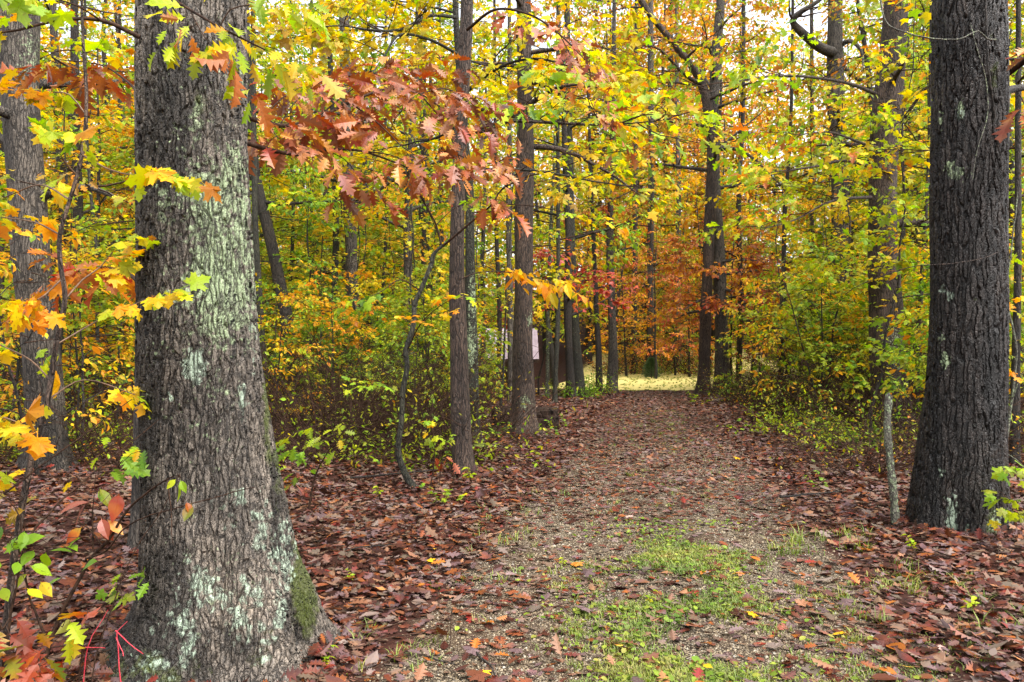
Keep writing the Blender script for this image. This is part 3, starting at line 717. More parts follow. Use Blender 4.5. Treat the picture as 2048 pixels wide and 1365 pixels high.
SLIM = [  # slim trunks standing in the middle distance: (px base, d, half width, lean px, bark, words)
    (580, 25, 4.5, 2, 'mossy_bark', 'slender mossy pole of a trunk beyond the leaning black trunk'),
    (998, 24, 5, -8, 'dark_bark', 'thin dark trunk standing before the pale roof'),
    (1022, 22, 7, -3, 'grey_bark', 'grey trunk just behind the trunk by the log, before the roof'),
    (1094, 25, 4, 18, 'pale_bark', 'thin pale trunk leaning outward beyond the end of the log'),
    (1110, 22, 5, 6, 'mossy_bark', 'thin mossy trunk between the log and the touching trunks'),
    (652, 27, 5, -5, 'brown_bark', 'slender brown trunk beyond the thin green mossy one'),
    (690, 29, 6, 4, 'dark_bark', 'dark trunk almost touching the tall straight grey trunk'),
    (735, 30, 5, -3, 'dark_bark', 'thin dark trunk on the house side of the tall straight one'),
    (765, 27, 4, 6, 'mossy_bark', 'very thin mossy trunk midway to the crooked sapling'),
    (846, 26, 5, 3, 'mossy_bark', 'mossy thin trunk beyond the crooked sapling'),
    (884, 29, 5, -4, 'dark_bark', 'dark thin trunk between the crooked sapling and reddish trunk'),
    (620, 31, 5, 3, 'dark_bark', 'far dark trunk between the leaning and the straight trunk'),
    (236, 26, 5, 3, 'dark_bark', 'thin dark trunk near the edge of the lichened oak'),
    (8, 18, 7, -3, 'dark_bark', 'dark trunk at the picture edge beside the red roof'),
    (205, 15, 4, -30, 'mossy_bark', 'thin crooked mossy stem before the slim dark trunk'),
    (1307, 45, 7, -4, 'grey_bark', 'grey trunk above the little evergreen bush in the clearing'),
    (1297, 44, 5, 2, 'dark_bark', 'dark trunk beside the grey one above the evergreen bush'),
    (1356, 52, 6, -2, 'grey_bark', 'stout grey trunk at the back of the clearing'),
    (1268, 50, 6, 4, 'dark_bark', 'dark trunk at the far foot of the clearing bank'),
    (1476, 30, 6, 10, 'dark_bark', 'thin dark trunk close outside the oak pair at the path end'),
    (1560, 24, 5, 22, 'dark_bark', 'thin dark leaning trunk among yellow green saplings'),
    (1630, 26, 6, -6, 'grey_bark', 'slim grey trunk deep among the yellow green saplings'),
    (1832, 15, 5, 26, 'dark_bark', 'thin black stem leaning toward the black wet oak'),
    (2030, 10, 9, 6, 'dark_bark', 'dark trunk at the picture edge beyond the black wet oak'),
]
for (bx, d, hw, lean, bark, lab) in SLIM:
    by = HY + (EYE - float(ground((bx - CX) / FPX * d, d))) / d * FPX
    rr = np.random.default_rng(bx); w1, w2 = rr.normal(0, 3, 2)
    top = -100
    px = [(bx, by, hw * 1.4), (bx + lean * .05, by - 30, hw), (bx + lean * .3 + w1, by - 180, hw * .9), (bx + lean * .6 + w2, by - 360, hw * .8), (bx + lean, by - 560, hw * .65), (bx + lean * 1.2, top, hw * .5)]
    make_tree('young_tree' if hw < 7 else 'oak_tree', lab, d, px, bark, 12, .2, group='slim trunks in the wood behind', dz=.25)
print('trees', len(TREES))
# ================================================================== boughs and crowns of the named trees
# lichened oak: two boughs reaching over, one heavy with red brown leaves
lg = [pxline([(470, 225, 4.05), (520, 243, 4.5), (570, 252, 4.8), (630, 240, 5.0), (700, 205, 5.2), (775, 178, 5.4), (840, 188, 5.5), (900, 230, 5.5)])]
def bough(t, line, r0, leafmat, kind, lod, leaf, subs, sl=.5, dens=1.0, nside=6, seed=1, name='limb', twigmat='twig', keep=1.0, sp_kw=None, sides=8, leafname='foliage'):
    """a limb child that carries its leaves as a sub-part. subs: lists of extra side lines; sprays are put along all of them"""
    r = np.random.default_rng(seed)
    q, rad = resample(line, np.linspace(r0, max(.003, r0 * .25), len(line)), .05)
    g = Geo(); v, f = tube(q, rad, sides); g.add(v, f); cr = Crown()
    def along(l, gap, side, start):
        L = np.linalg.norm(np.diff(l, axis=0), axis=1).sum(); n = max(2, int(L / gap))
        for i in range(n):
            t_ = start + (1 - start) * (i + r.random() * .6) / n; p = at(l, min(t_, 1)); d = at(l, min(1, t_ + .05)) - at(l, max(0, t_ - .05))
            a = math.atan2(d[1], d[0]) + (1 if i % 2 else -1) * r.uniform(.3, 1.2) * side
            cr.put(p, a, math.atan2(d[2], np.hypot(d[0], d[1])) * .5 + r.normal(0, .2), sl * r.uniform(.6, 1.2))
        d = l[-1] - l[-2]; cr.put(l[-1], math.atan2(d[1], d[0]), math.atan2(d[2], np.hypot(d[0], d[1])) * .6, sl)
    for s in subs:
        l = s[0]
        if s[3]:
            qq, rr = resample(l, np.linspace(s[3], .0025, len(l)), .05); v, f = tube(qq, rr, 5); g.add(v, f)
        if s[1]: along(np.asarray(l), s[1], 1.0, s[2])
    o = g.build(name, [M[twigmat]], t['root'], t['base'], True)
    if cr.p:
        lf = Geo(); spr = [dict(s, S=s['S'] * sl) for s in sprays(leaf / sl, nside, dens * 1.2, **(sp_kw or {}))]
        cr.fill(lf, r, spr, kind, lod, True, keep)
        lf.build(leafname, [M[leafmat], M['twig']], o, (0, 0, 0)) if False else lf.build(leafname, [M[leafmat], M['twig']], o, t['base'])
    return o
red_main = lg[0]
bough(A, red_main, .017, 'redoak', 'oak', 0, .12, [
    (red_main, .14, .06, 0), (pxline([(560, 250, 4.8), (590, 205, 5.0), (640, 165, 5.2), (690, 150, 5.4)]), .14, .15, .005), (pxline([(540, 248, 4.7), (555, 275, 4.6), (585, 290, 4.6)]), .16, .3, .004),
    (pxline([(840, 188, 5.5), (890, 250, 5.5), (915, 310, 5.5), (935, 345, 5.4), (955, 375, 5.4)]), .20, .05, .007),
    (pxline([(700, 205, 5.2), (760, 250, 5.1), (800, 290, 5.0), (830, 310, 5.0)]), .22, .3, .006),
    (pxline([(630, 240, 5.0), (690, 190, 5.3), (760, 145, 5.6), (840, 130, 5.8)]), .17, .3, .006),
    (pxline([(840, 188, 5.5), (890, 178, 5.8), (930, 200, 6.0), (955, 225, 6.0)]), .18, .2, .006),
    (pxline([(915, 310, 5.5), (940, 320, 5.3), (965, 335, 5.2)]), .2, .2, .004),
    (pxline([(520, 243, 4.5), (560, 200, 4.6), (600, 175, 4.8)]), .2, .3, .005),
    ], sl=.35, nside=5, dens=.66, seed=3, sp_kw=dict(noise=.55, droop=.45))
low = pxline([(480, 282, 4.05), (540, 300, 4.5), (600, 310, 4.8), (650, 300, 5.0), (720, 302, 5.3), (790, 325, 5.7), (860, 350, 6.2), (950, 335, 6.8)])
bough(A, low, .014, 'redoak', 'oak', 0, .15, [
    (pxline([(720, 302, 5.3), (780, 310, 5.2), (815, 325, 5.2)]), .3, .4, .005),
    (pxline([(650, 300, 5.0), (690, 320, 5.2), (715, 350, 5.3)]), .45, .7, .004),
    (pxline([(790, 325, 5.7), (830, 370, 5.9), (860, 430, 6.2), (880, 480, 6.4)]), 0, 0, .006),
    (pxline([(860, 350, 6.2), (900, 360, 6.2), (960, 330, 6.2)]), .5, .5, .004),
    ], sl=.34, nside=3, dens=.5, seed=5)
topl = pxline([(280, 75, 3.55), (200, 40, 3.5), (110, 42, 3.45), (40, 60, 3.4), (-40, 70, 3.4)])
bough(A, topl, .011, 'greenorange', 'maple', 0, .088, [
    (topl, .30, .1, 0), (pxline([(200, 40, 3.5), (150, 10, 3.3), (80, -10, 3.2)]), .3, .3, .004), (pxline([(110, 42, 3.45), (60, 20, 3.3), (0, 15, 3.2)]), .25, .2, .003)], sl=.30, nside=3, dens=.5, seed=8)
tl2 = pxline([(300, -30, 3.4), (380, 20, 3.25), (440, 55, 3.2), (500, 85, 3.2), (530, 100, 3.2)])
bough(A, tl2, .006, 'greenorange', 'oak', 0, .108, [(tl2, .17, .1, 0), (pxline([(380, 20, 3.25), (400, 60, 3.2), (420, 90, 3.15)]), .18, .3, .003),
    (pxline([(440, 55, 3.2), (460, 20, 3.2), (500, 10, 3.2)]), .18, .3, .003)], sl=.25, nside=3, dens=.45, seed=9, sp_kw=dict(droop=.7, noise=.8))
lrd = pxline([(285, 195, 4.2), (250, 160, 4.6), (200, 130, 4.9), (120, 120, 5.1)])
bough(A, lrd, .008, 'redoak', 'oak', 0, .15, [(lrd, .25, .3, 0)], sl=.34, nside=4, dens=.6, seed=12)
rst = pxline([(290, 575, 4.3), (250, 545, 5.0), (200, 535, 5.4), (150, 545, 5.6)])
bough(A, rst, .014, 'rust', 'oak', 0, .14, [(rst, .2, .1, 0)], sl=.34, nside=4, dens=.6, seed=13)

# yellow maple behind the reddish trunk
def auto(t, *a, **k): return auto_limbs(t, *a, **k)
sp = [(pxline([(912, 35, 12.4), (860, 32, 11.8), (800, 60, 11.2), (740, 60, 10.6), (680, 52, 10.2), (610, 58, 10)]), .03, 10, 1.3),
      (pxline([(918, 110, 12.4), (860, 80, 11.6), (800, 70, 10.8), (770, 110, 10.2), (740, 150, 9.8), (690, 180, 9.5)]), .025, 9, 1.0),
      (pxline([(930, 270, 12.5), (985, 258, 11.6), (1030, 240, 10.6), (1110, 246, 9.6), (1200, 250, 9.0)]), .035, 7, .9, .4),
      (pxline([(926, 190, 12.4), (990, 140, 11.6), (1060, 118, 11), (1130, 130, 10.6), (1200, 160, 10.3)]), .03, 9, 1.0)]
leaf_up(J, sp + auto(J, 4.2, 8.6, 7, 2.6, nsub=6, sublen=1.1), 'yellow', 'maple', 1, .125, nside=6, dens=.8, gap=.34, sl=.62)
sp = [(pxline([(930, 272, 9.2), (1000, 245, 9.0), (1100, 246, 8.6), (1180, 250, 8.4), (1260, 247, 8.2), (1350, 238, 8.0)]), .022, 12, .9, .25)]
leaf_up(I_, sp, 'greenorange', 'oak', 1, .145, nside=5, dens=.75, gap=.3, sl=.5)
rb = pxline([(934, 60, 9.3), (990, 20, 8.8), (1060, 30, 8.3), (1120, 70, 8.0), (1170, 120, 7.8)])
bough(I_, rb, .018, 'redoak', 'oak', 1, .14, [(rb, .26, .35, 0), (pxline([(1120, 70, 8.0), (1150, 130, 7.8), (1180, 200, 7.7), (1200, 240, 7.7)]), .3, .2, .006)], sl=.42, nside=4, dens=.6, seed=15)
ob = pxline([(917, 560, 9.3), (960, 545, 9.5), (1010, 545, 9.7), (1060, 550, 9.8), (1120, 575, 9.8)])
bough(I_, ob, .008, 'goldorange', 'beech', 1, .15, [(ob, .16, .35, 0)], sl=.4, nside=5, dens=.8, seed=16, sp_kw=dict(droop=.55))
leaf_up(H, auto(H, 5.0, 9.2, 13, 2.6, nsub=6, sublen=1.1), 'yellow', 'beech', 1, .15, nside=6, dens=.8, gap=.36, sl=.62, keep=.9)
leaf_up(K, auto(K, 5.0, 13, 14, 3.2, nsub=6, sublen=1.3), 'yellow', 'maple', 2, .16, nside=6, dens=.7, gap=.45, sl=.8)
leaf_up(Cc, auto(Cc, 3.0, 7.5, 8, 2.6, nsub=5, sublen=1.0), 'ochre', 'oak', 1, .13, nside=5, dens=.6, gap=.5, sl=.6, keep=.8)
leaf_up(Mm, auto(Mm, 4.5, 10, 8, 2.8, nsub=6, sublen=1.2), 'yellowgreen', 'maple', 2, .14, nside=6, dens=.7, gap=.45, sl=.7)
leaf_up(Nn_, auto(Nn_, 3.5, 11, 12, 2.8, nsub=6, sublen=1.2), 'goldorange', 'maple', 2, .15, nside=6, dens=.7, gap=.45, sl=.7)
# brown oak behind the stake
sp = [(pxline([(1750, 187, 14.3), (1700, 168, 13.2), (1640, 157, 12.2), (1570, 152, 11.4), (1490, 160, 10.8), (1420, 185, 10.4)]), .034, 13, 1.2, .15),
      (pxline([(1745, 335, 14.2), (1690, 322, 13.0), (1620, 335, 12), (1540, 345, 11.2)]), .035, 9, 1.0, .1),
      (pxline([(1742, 395, 14.2), (1690, 398, 13.2), (1650, 408, 12.6), (1590, 440, 11.8), (1520, 460, 11.2)]), .03, 9, .9, .25),
      (pxline([(1770, 300, 14.3), (1720, 285, 13.0), (1660, 265, 11.8), (1600, 270, 11.0)]), .03, 9, .9, .1),
      (pxline([(1800, 250, 14.5), (1850, 180, 14.0), (1900, 150, 13.6)]), .035, 6, .9),
      (pxline([(1800, 45, 14.5), (1840, 30, 14.2), (1900, 55, 14)]), .04, 5, .9)]
leaf_up(D, sp + auto(D, 3.6, 6.5, 3, 2.2, nsub=5, sublen=.9), 'greenorange', 'oak', 1, .14, nside=5, dens=.75, gap=.34, sl=.55)
sp = [(pxline([(1678, 110, 23), (1640, 95, 22.6), (1600, 62, 22.2), (1585, 42, 22), (1605, 22, 21.8), (1640, 0, 21.6), (1660, -40, 21.5)]), .16, 5, 1.5, .4),
      (pxline([(1680, 92, 23), (1700, 82, 22.6), (1722, 100, 22.2), (1726, 130, 22), (1720, 150, 21.8)]), .08, 2, .9, .6),
      (pxline([(1680, 130, 23), (1720, 160, 23.4), (1745, 150, 23.8)]), .1, 2, .8, .6)]
leaf_up(D2, sp + auto(D2, 5.5, 9, 4, 3.2, nsub=5, sublen=1.3), 'ochre', 'oak', 2, .16, nside=5, dens=.6, gap=.5, sl=.7)
leaf_up(E1, [(pxline([(1404, 170, 26.6), (1370, 150, 26), (1320, 100, 25.5), (1290, 92, 25)]), .08, 5, 1.6, .3)] + auto(E1, 9.5, 14, 6, 3, nsub=6, sublen=1.4), 'ochre', 'oak', 2, .17, nside=6, dens=.6, gap=.5, sl=.8)
leaf_up(E2, auto(E2, 6.5, 14, 13, 4.2, nsub=7, sublen=1.6) + [(pxline([(1430, 300, 27), (1470, 298, 26.4), (1510, 320, 26), (1550, 360, 25.6), (1575, 380, 25.3)]), .08, 4, 1.1, .5)], 'ochre', 'oak', 2, .17, nside=6, dens=.65, gap=.5, sl=.85)
leaf_up(E2, auto(E2, 2.6, 5.0, 14, 2.7, nsub=7, sublen=1.0, rise=.1), 'rust', 'oak', 2, .15, nside=6, dens=.8, gap=.34, sl=.6)
leaf_up(F2, auto(F2, 4.6, 12, 12, 2.4, nsub=6, sublen=1.2), 'ochre', 'maple', 2, .15, nside=6, dens=.6, gap=.5, sl=.75)
leaf_up(F1, auto(F1, 3.4, 6.5, 6, 1.9, nsub=5, sublen=.9), 'rust', 'oak', 2, .15, nside=5, dens=.65, gap=.4, sl=.6)
leaf_up(G1, auto(G1, 2.3, 4.4, 8, 2.3, nsub=6, sublen=.9), 'pinkred', 'maple', 2, .13, nside=5, dens=.75, gap=.45, sl=.6)
leaf_up(G2, auto(G2, 4.5, 11, 10, 2.8, nsub=6, sublen=1.2), 'yellowgreen', 'maple', 2, .15, nside=6, dens=.6, gap=.5, sl=.75)
# black wet oak: dark red oak leaves high on its outer side
rb = pxline([(1990, 165, 6.7), (2040, 130, 6.5), (2100, 80, 6.2), (2180, 60, 6.0)])
bough(B, rb, .03, 'redoak', 'oak', 0, .16, [(rb, .3, .2, 0), (pxline([(2040, 190, 6.6), (2060, 230, 6.3), (2080, 260, 6)]), .3, .0, .006)], sl=.42, nside=4, dens=.6, seed=17)
rb = pxline([(1990, 190, 6.9), (2030, 178, 7.2), (2080, 175, 7.5), (2140, 190, 7.6)])
bough(B, rb, .045, 'redoak', 'oak', 0, .15, [(rb, .4, .4, 0)], sl=.4, nside=3, dens=.5, seed=18, twigmat='dark_bark')
for k, t in enumerate(TREES):
    if t['root'].get('group'):
        d = t['d']; zt = min(1.5 + .45 * d + 1.5, t['pts'][-1, 2] - .3); px = CX + t['base'][0] / d * FPX
        lm = ['yellow', 'yellowgreen', 'goldorange', 'yellowgreen', 'green'][k % 5] if px < 1150 else (['ochre', 'rust', 'goldorange'][k % 3] if px < 1500 else ['yellowgreen', 'yellow', 'greenorange'][k % 3])
        leaf_up(t, auto(t, 2.6 + .05 * d, zt, 7, 1.3 + .04 * d, nsub=5, sublen=.7 + .02 * d), lm, 'maple' if k % 2 else 'beech', 2 if d < 24 else 3, .13 + .0015 * d, nside=5, dens=.6, gap=.45, sl=.7, mesh_limbs=False, twigs=d < 24)

# ================================================================== prototypes for the wood behind
def proto(name, seed, bark, leafmat, kind, lod, H, r0, z0, nl, L, leaf, sl, gap, nsub, sublen, nside=6, dens=.6, rise=.25, twigs=True, keep=1.0, lean=.04, wig=.03, curve=-.25, topz=.97, sides=10, taper=.6):
    r = np.random.default_rng(seed)
    root = empty(name, (0, 0, 0))
    n = 12; z = np.linspace(-.2, H, n); x = np.cumsum(r.normal(0, wig * H / n, n)) + lean * z * r.normal(); y = np.cumsum(r.normal(0, wig * H / n, n)) + lean * z * r.normal()
    x -= x[1]; y -= y[1]
    pts = np.stack([x, y, z], 1); R = r0 * (1 - .8 * np.clip(z / H, 0, 1)); R[0] *= 1.4; R[1] *= 1.2
    q, rad = resample(pts, R, .25); g = Geo(); v, f = tube(q, rad, sides); g.add(v, f)
    cr = Crown(); cg = Geo()
    for i in range(nl):
        fr = (i + r.random() * .7) / nl; zz = z0 + (H * topz - z0) * fr
        p = np.array([np.interp(zz, q[:, 2], q[:, 0]), np.interp(zz, q[:, 2], q[:, 1]), zz]); R_ = np.interp(zz, q[:, 2], rad)
        l = limb_line(r, p, i * 2.399 + r.normal(0, .4), L * (1 - taper * fr) * r.uniform(.65, 1.2), rise + r.normal(0, .15), 8, .16, curve)
        v, f = tube(l, np.linspace(max(R_ * .45, .006), .004, 8), 5); g.add(v, f)
        dress_limb(cr, r, l, R_ * .5, nsub, sublen * (1 - .4 * fr), gap, sl, .2, 3)
    spr = [dict(s, S=s['S'] * sl) for s in sprays(leaf / sl, nside, dens * 1.2)]
    cr.fill(cg, r, spr, kind, lod, twigs, keep)
    if cr.tubes.V: cg.add(np.concatenate(cr.tubes.V), [np.concatenate([F for F, _ in cr.tubes.F])], 1)
    g.build('trunk', [M[bark]], root, smooth=True); cg.build('crown', [M[leafmat], M['twig']], root)
    return root

USED = {}; PLACED = []
def put(pr, px, d, sc, words, cat, group, off=None):
    """move the prototype there the first time, afterwards link a copy with its parts"""
    o = pr if pr.name not in USED else copy_tree(pr)
    USED[pr.name] = 1
    x = (px - CX) / FPX * d; o.location = (x, d, float(ground(x, d)) - .03); o.rotation_euler = (0, 0, rng.uniform(0, 6.28)); s = sc * rng.uniform(.9, 1.1); o.scale = (s, s, s)
    o['category'] = cat; o['group'] = group; PLACED.append((o, px, d, words)); return o

TALL = {k: proto('forest_tree', 100 + i, b, m, kd, 3, 24, .22, 3.0, 32, 5.4, .24, 1.0, .6, 7, 2.0, 6, .62, twigs=False)
        for i, (k, b, m, kd) in enumerate([('yellow', 'dark_bark', 'yellow', 'maple'), ('yellow green', 'dark_bark', 'yellowgreen', 'oak'), ('golden', 'dark_bark', 'goldorange', 'maple'), ('ochre', 'dark_bark', 'ochre', 'oak'), ('rusty', 'dark_bark', 'rust', 'oak'), ('green', 'dark_bark', 'green', 'maple')])}
MID = {k: proto('understory_tree', 200 + i, b, m, kd, 2, 8.5, .075, 1.2, 20, 2.7, lf, .65, .42, 6, 1.1, 6, .62, rise=.3)
       for i, (k, b, m, kd, lf) in enumerate([('yellow', 'dark_bark', 'yellow', 'maple', .125), ('yellow green', 'mossy_bark', 'yellowgreen', 'maple', .12), ('golden', 'dark_bark', 'goldorange', 'maple', .125), ('rusty', 'dark_bark', 'rust', 'oak', .14), ('green', 'mossy_bark', 'green', 'beech', .12), ('ochre', 'dark_bark', 'ochre', 'oak', .14)])}
SAP = {k: proto('sapling', 300 + i, b, m, kd, 1, h, .022, .5, 15, 1.15, lf, .42, .30, 4, .55, 4, .50, rise=.5, lean=.06, wig=.05, curve=-.3, sides=7, keep=.95)
       for i, (k, b, m, kd, lf, h) in enumerate([('yellow green', 'mossy_bark', 'yellowgreen', 'maple', .10, 3.9), ('yellow', 'dark_bark', 'mapleyellow', 'beech', .09, 3.3), ('light green', 'mossy_bark', 'green', 'maple', .095, 2.9), ('golden', 'dark_bark', 'goldorange', 'maple', .10, 3.6), ('lemon green', 'dark_bark', 'yellowgreen', 'beech', .09, 2.4)])}

def bush(name, seed, n, H, leafmat, leaf, dens, spread=.6):
    """a shrub of many thin stems"""
    r = np.random.default_rng(seed); root = empty(name, (0, 0, 0)); g = Geo(); P_, D_ = [], []
    for i in range(n):
        a = r.uniform(0, 6.28); b = r.normal(0, .22, 2); h = H * r.uniform(.5, 1.15)
        l = limb_line(r, [b[0], b[1], -.05], a, h, r.uniform(.75, 1.2) - spread * r.random(), 7, .22, -.5)
        v, f = tube(l, np.linspace(.0065, .0022, 7), 4); g.add(v, f)
        for k in range(6):
            t = r.uniform(.3, 1); p = at(l, t); q = limb_line(r, p, a + r.normal(0, 1.0), h * r.uniform(.15, .42), r.normal(.4, .4), 4, .3)
            v, f = tube(q, np.linspace(.003, .0014, 4), 3); g.add(v, f)
            for s in (.4, .7, 1.0):
                if r.random() < dens: P_.append(at(q, s)); D_.append(unit(q[-1] - q[0]) + r.normal(0, .6, 3) + [0, 0, -.3])
    g.build('stem', [M['twig']], root)
    if P_:
        lf = Geo(); k = len(P_); place_leaves(lf, LEAF[('beech', 1)], np.array(P_), np.array(D_), r.normal(0, .6, (k, 3)) + [0, 0, 1], leaf * r.uniform(.6, 1.3, k), r.uniform(.2, 2, k), 0)
        lf.build('foliage', [M[leafmat]], root)
    return root
BUSH = {'bare brown': bush('shrub', 401, 64, 2.0, 'yellowgreen', .065, .14, .35), 'brown twiggy': bush('shrub', 402, 64, 1.5, 'ochre', .055, .25, .4), 'low yellow green': bush('shrub', 403, 26, 1.0, 'yellowgreen', .065, 1.0), 'light green': bush('shrub', 404, 24, .8, 'green', .07, 1.0), 'rusty': bush('shrub', 405, 30, 1.1, 'rust', .06, .8)}

def scatter(n, pxr, dr, seed, tries=40, clear=2.3, mind=.55, tag_gap=True):
    r = np.random.default_rng(seed); out = []
    for _ in range(n * tries):
        if len(out) >= n: break
        d = dr[0] + (dr[1] - dr[0]) * r.random() ** .8; px = r.uniform(*pxr); x = (px - CX) / FPX * d
        if abs(x - path_x(d)) < clear: continue
        if -7.5 < x < 3.5 and 44 < d < 58 or x < -22 and 34 < d < 45: continue
        if tag_gap == 'mid' and (480 < px < 930 and d < 24.5 or 860 < px < 1190 or 1600 < px < 1900 and d < 19): continue
        if tag_gap == 'tall' and 1190 < px < 1480 and d < 66: continue
        if tag_gap == 'tall' and 1490 < px < 1750 and d < 62: continue
        if tag_gap == 'sap' and 1640 < px < 1900 and d < 14.8: continue
        if tag_gap == 'can' and 1480 < px < 1760: continue
        if tag_gap is True and (940 < px < 1190 and d < 15.5 or 930 < px < 1130 and d < 48): continue
        if tag_gap in (True, 'mid') and (945 < px < 1110 and 20 < d < 48 or px < 45 and 17 < d < 40): continue
        if any(abs(x - a) + abs(d - b) * .6 < mind for a, b, *_ in out): continue
        if any(abs(x - t['base'][0]) + abs(d - t['d']) < .5 for t in TREES): continue
        out.append((x, d, px, r.random()))
    return out
def pick(w, u):
    ks = list(w); c = np.cumsum([w[k] for k in ks]); return ks[int(np.searchsorted(c, u * c[-1]))]

def tall_w(px):
    if px < 320: return {'golden': 4, 'yellow': 3, 'yellow green': 2}
    if px < 900: return {'yellow': 3, 'yellow green': 5, 'green': 2, 'golden': 1.5}
    if px < 1150: return {'yellow': 3, 'golden': 3, 'ochre': 2}
    if px < 1520: return {'ochre': 4, 'golden': 3, 'rusty': 2, 'yellow': 1}
    if px < 1800: return {'ochre': 3, 'yellow green': 3, 'golden': 2, 'yellow': 1}
    return {'yellow': 4, 'yellow green': 2, 'golden': 1}
def mid_w(px):
    if px < 320: return {'golden': 4, 'yellow': 3, 'yellow green': 3}
    if px < 900: return {'yellow green': 6, 'yellow': 3, 'golden': 1, 'green': 3, 'rusty': .4}
    if px < 1150: return {'yellow': 4, 'golden': 2, 'yellow green': 2, 'ochre': 1}
    if px < 1520: return {'ochre': 3, 'rusty': 2, 'golden': 3}
    return {'yellow green': 5, 'yellow': 3, 'golden': 1, 'ochre': 1}
for x, d, px, u in scatter(66, (-160, 2210), (36, 76), 51, clear=10.0, mind=2.6, tag_gap='tall'):
    k = pick(tall_w(px), u); put(TALL[k], px, d, 1.0, f'tall {k} tree', 'tree', 'tall trees of the wood behind')
CAN = {k: proto('canopy_tree', 500 + i, b, m, kd, 2, 18, .15, 4.6, 24, 3.8, .16, .8, .52, 7, 1.5, 6, .6, twigs=False) for i, (k, b, m, kd) in enumerate([('yellow', 'grey_bark', 'yellow', 'maple'), ('ochre', 'dark_bark', 'ochre', 'oak'), ('yellow green', 'dark_bark', 'yellowgreen', 'oak')])}
for x, d, px, u in scatter(20, (-120, 2180), (21, 38), 61, clear=6.5, mind=2.2, tag_gap='can'):
    k = pick({'yellow': 3, 'yellow green': 3} if px < 1100 else ({'ochre': 3, 'yellow': 1} if px < 1550 else {'ochre': 2, 'yellow green': 3}), u); put(CAN[k], px, d, 1.0, f'lofty {k} tree', 'tree', 'tall trees of the wood behind')
for x, d, px, u in scatter(62, (-100, 2150), (16.5, 34), 52, clear=5.0, mind=1.6, tag_gap='mid'):
    k = pick(mid_w(px), u); put(MID[k], px, d, .95, f'young {k} tree', 'tree', 'understory trees in the wood')
for x, d, px, u in scatter(34, (-100, 2150), (34, 50), 58, clear=11.0, mind=1.8):
    k = pick(mid_w(px), u); put(MID[k], px, d, 1.15, f'distant {k} tree', 'tree', 'understory trees in the wood')
for k, px, d, sc in [('rusty', 1312, 41, 1.0), ('golden', 1252, 45, .95), ('rusty', 1378, 44, .9), ('yellow green', 1350, 47, .8), ('ochre', 1225, 46, 1.2), ('rusty', 1462, 29, .78), ('ochre', 1505, 34, .95), ('golden', 1235, 52, 1.2), ('ochre', 1420, 46, 1.3), ('ochre', 1340, 54, 1.5), ('golden', 1285, 56, 1.5), ('ochre', 1480, 42, 1.3), ('ochre', 1300, 62, 1.8), ('golden', 1370, 64, 1.8), ('ochre', 1240, 64, 1.8), ('golden', 1400, 58, 1.6), ('yellow green', 1265, 60, 2.1), ('yellow', 1345, 62, 2.2), ('golden', 1440, 58, 2.0), ('yellow', 1180, 60, 2.0), ('yellow green', 1395, 68, 2.3), ('yellow', 1500, 62, 2.0)]:
    put(MID[k], px, d, sc, f'{k} clearing edge tree', 'tree', 'understory trees in the wood')
# thin poles of the thicket
POLE = {k: proto('young_tree', 600 + i, b, m, kd, 1, h, .026, 1.6, 11, 1.3, .11, .5, .42, 4, .6, 4, .45, rise=.35, lean=.05, wig=.13, sides=7, keep=.85) for i, (k, b, m, kd, h) in enumerate([('dark stemmed', 'dark_bark', 'yellowgreen', 'maple', 7.5), ('mossy stemmed', 'mossy_bark', 'yellow', 'maple', 6.5), ('golden', 'dark_bark', 'goldorange', 'beech', 6.0)])}
for n, pr, dr, sd in ((16, (500, 1150), (13.5, 26), 71), (9, (1470, 2040), (11, 24), 72), (5, (-30, 265), (10, 20), 73)):
    for x, d, px, u in scatter(n, pr, dr, sd, clear=2.7, mind=.7, tag_gap='pole'):
        k = pick({'dark stemmed': 3, 'mossy stemmed': 2, 'golden': 1}, u); put(POLE[k], px, d, 1.0, f'{k} pole tree', 'tree', 'thin poles of the thicket')
# saplings
SP = scatter(46, (1460, 2060), (9.5, 25), 53, clear=2.9, mind=.62, tag_gap='sap')
for x, d, px, u in SP:
    k = pick({'yellow green': 5, 'yellow': 2, 'lemon green': 3, 'light green': 2, 'golden': 1.2}, u); put(SAP[k], px, d, 1.0, f'{k} sapling', 'sapling', 'saplings of the undergrowth')
for x, d, px, u in scatter(36, (530, 1150), (12, 26), 54, clear=2.6, mind=.7):
    k = pick({'yellow green': 4, 'yellow': 3, 'lemon green': 2, 'light green': 2, 'golden': 1}, u); put(SAP[k], px, d, .8, f'{k} sapling', 'sapling', 'saplings of the undergrowth')
for x, d, px, u in scatter(16, (-30, 270), (8, 22), 55, clear=2.4, mind=.8):
    k = pick({'yellow': 3, 'golden': 3, 'yellow green': 3}, u); put(SAP[k], px, d, .95, f'{k} sapling', 'sapling', 'saplings of the undergrowth')
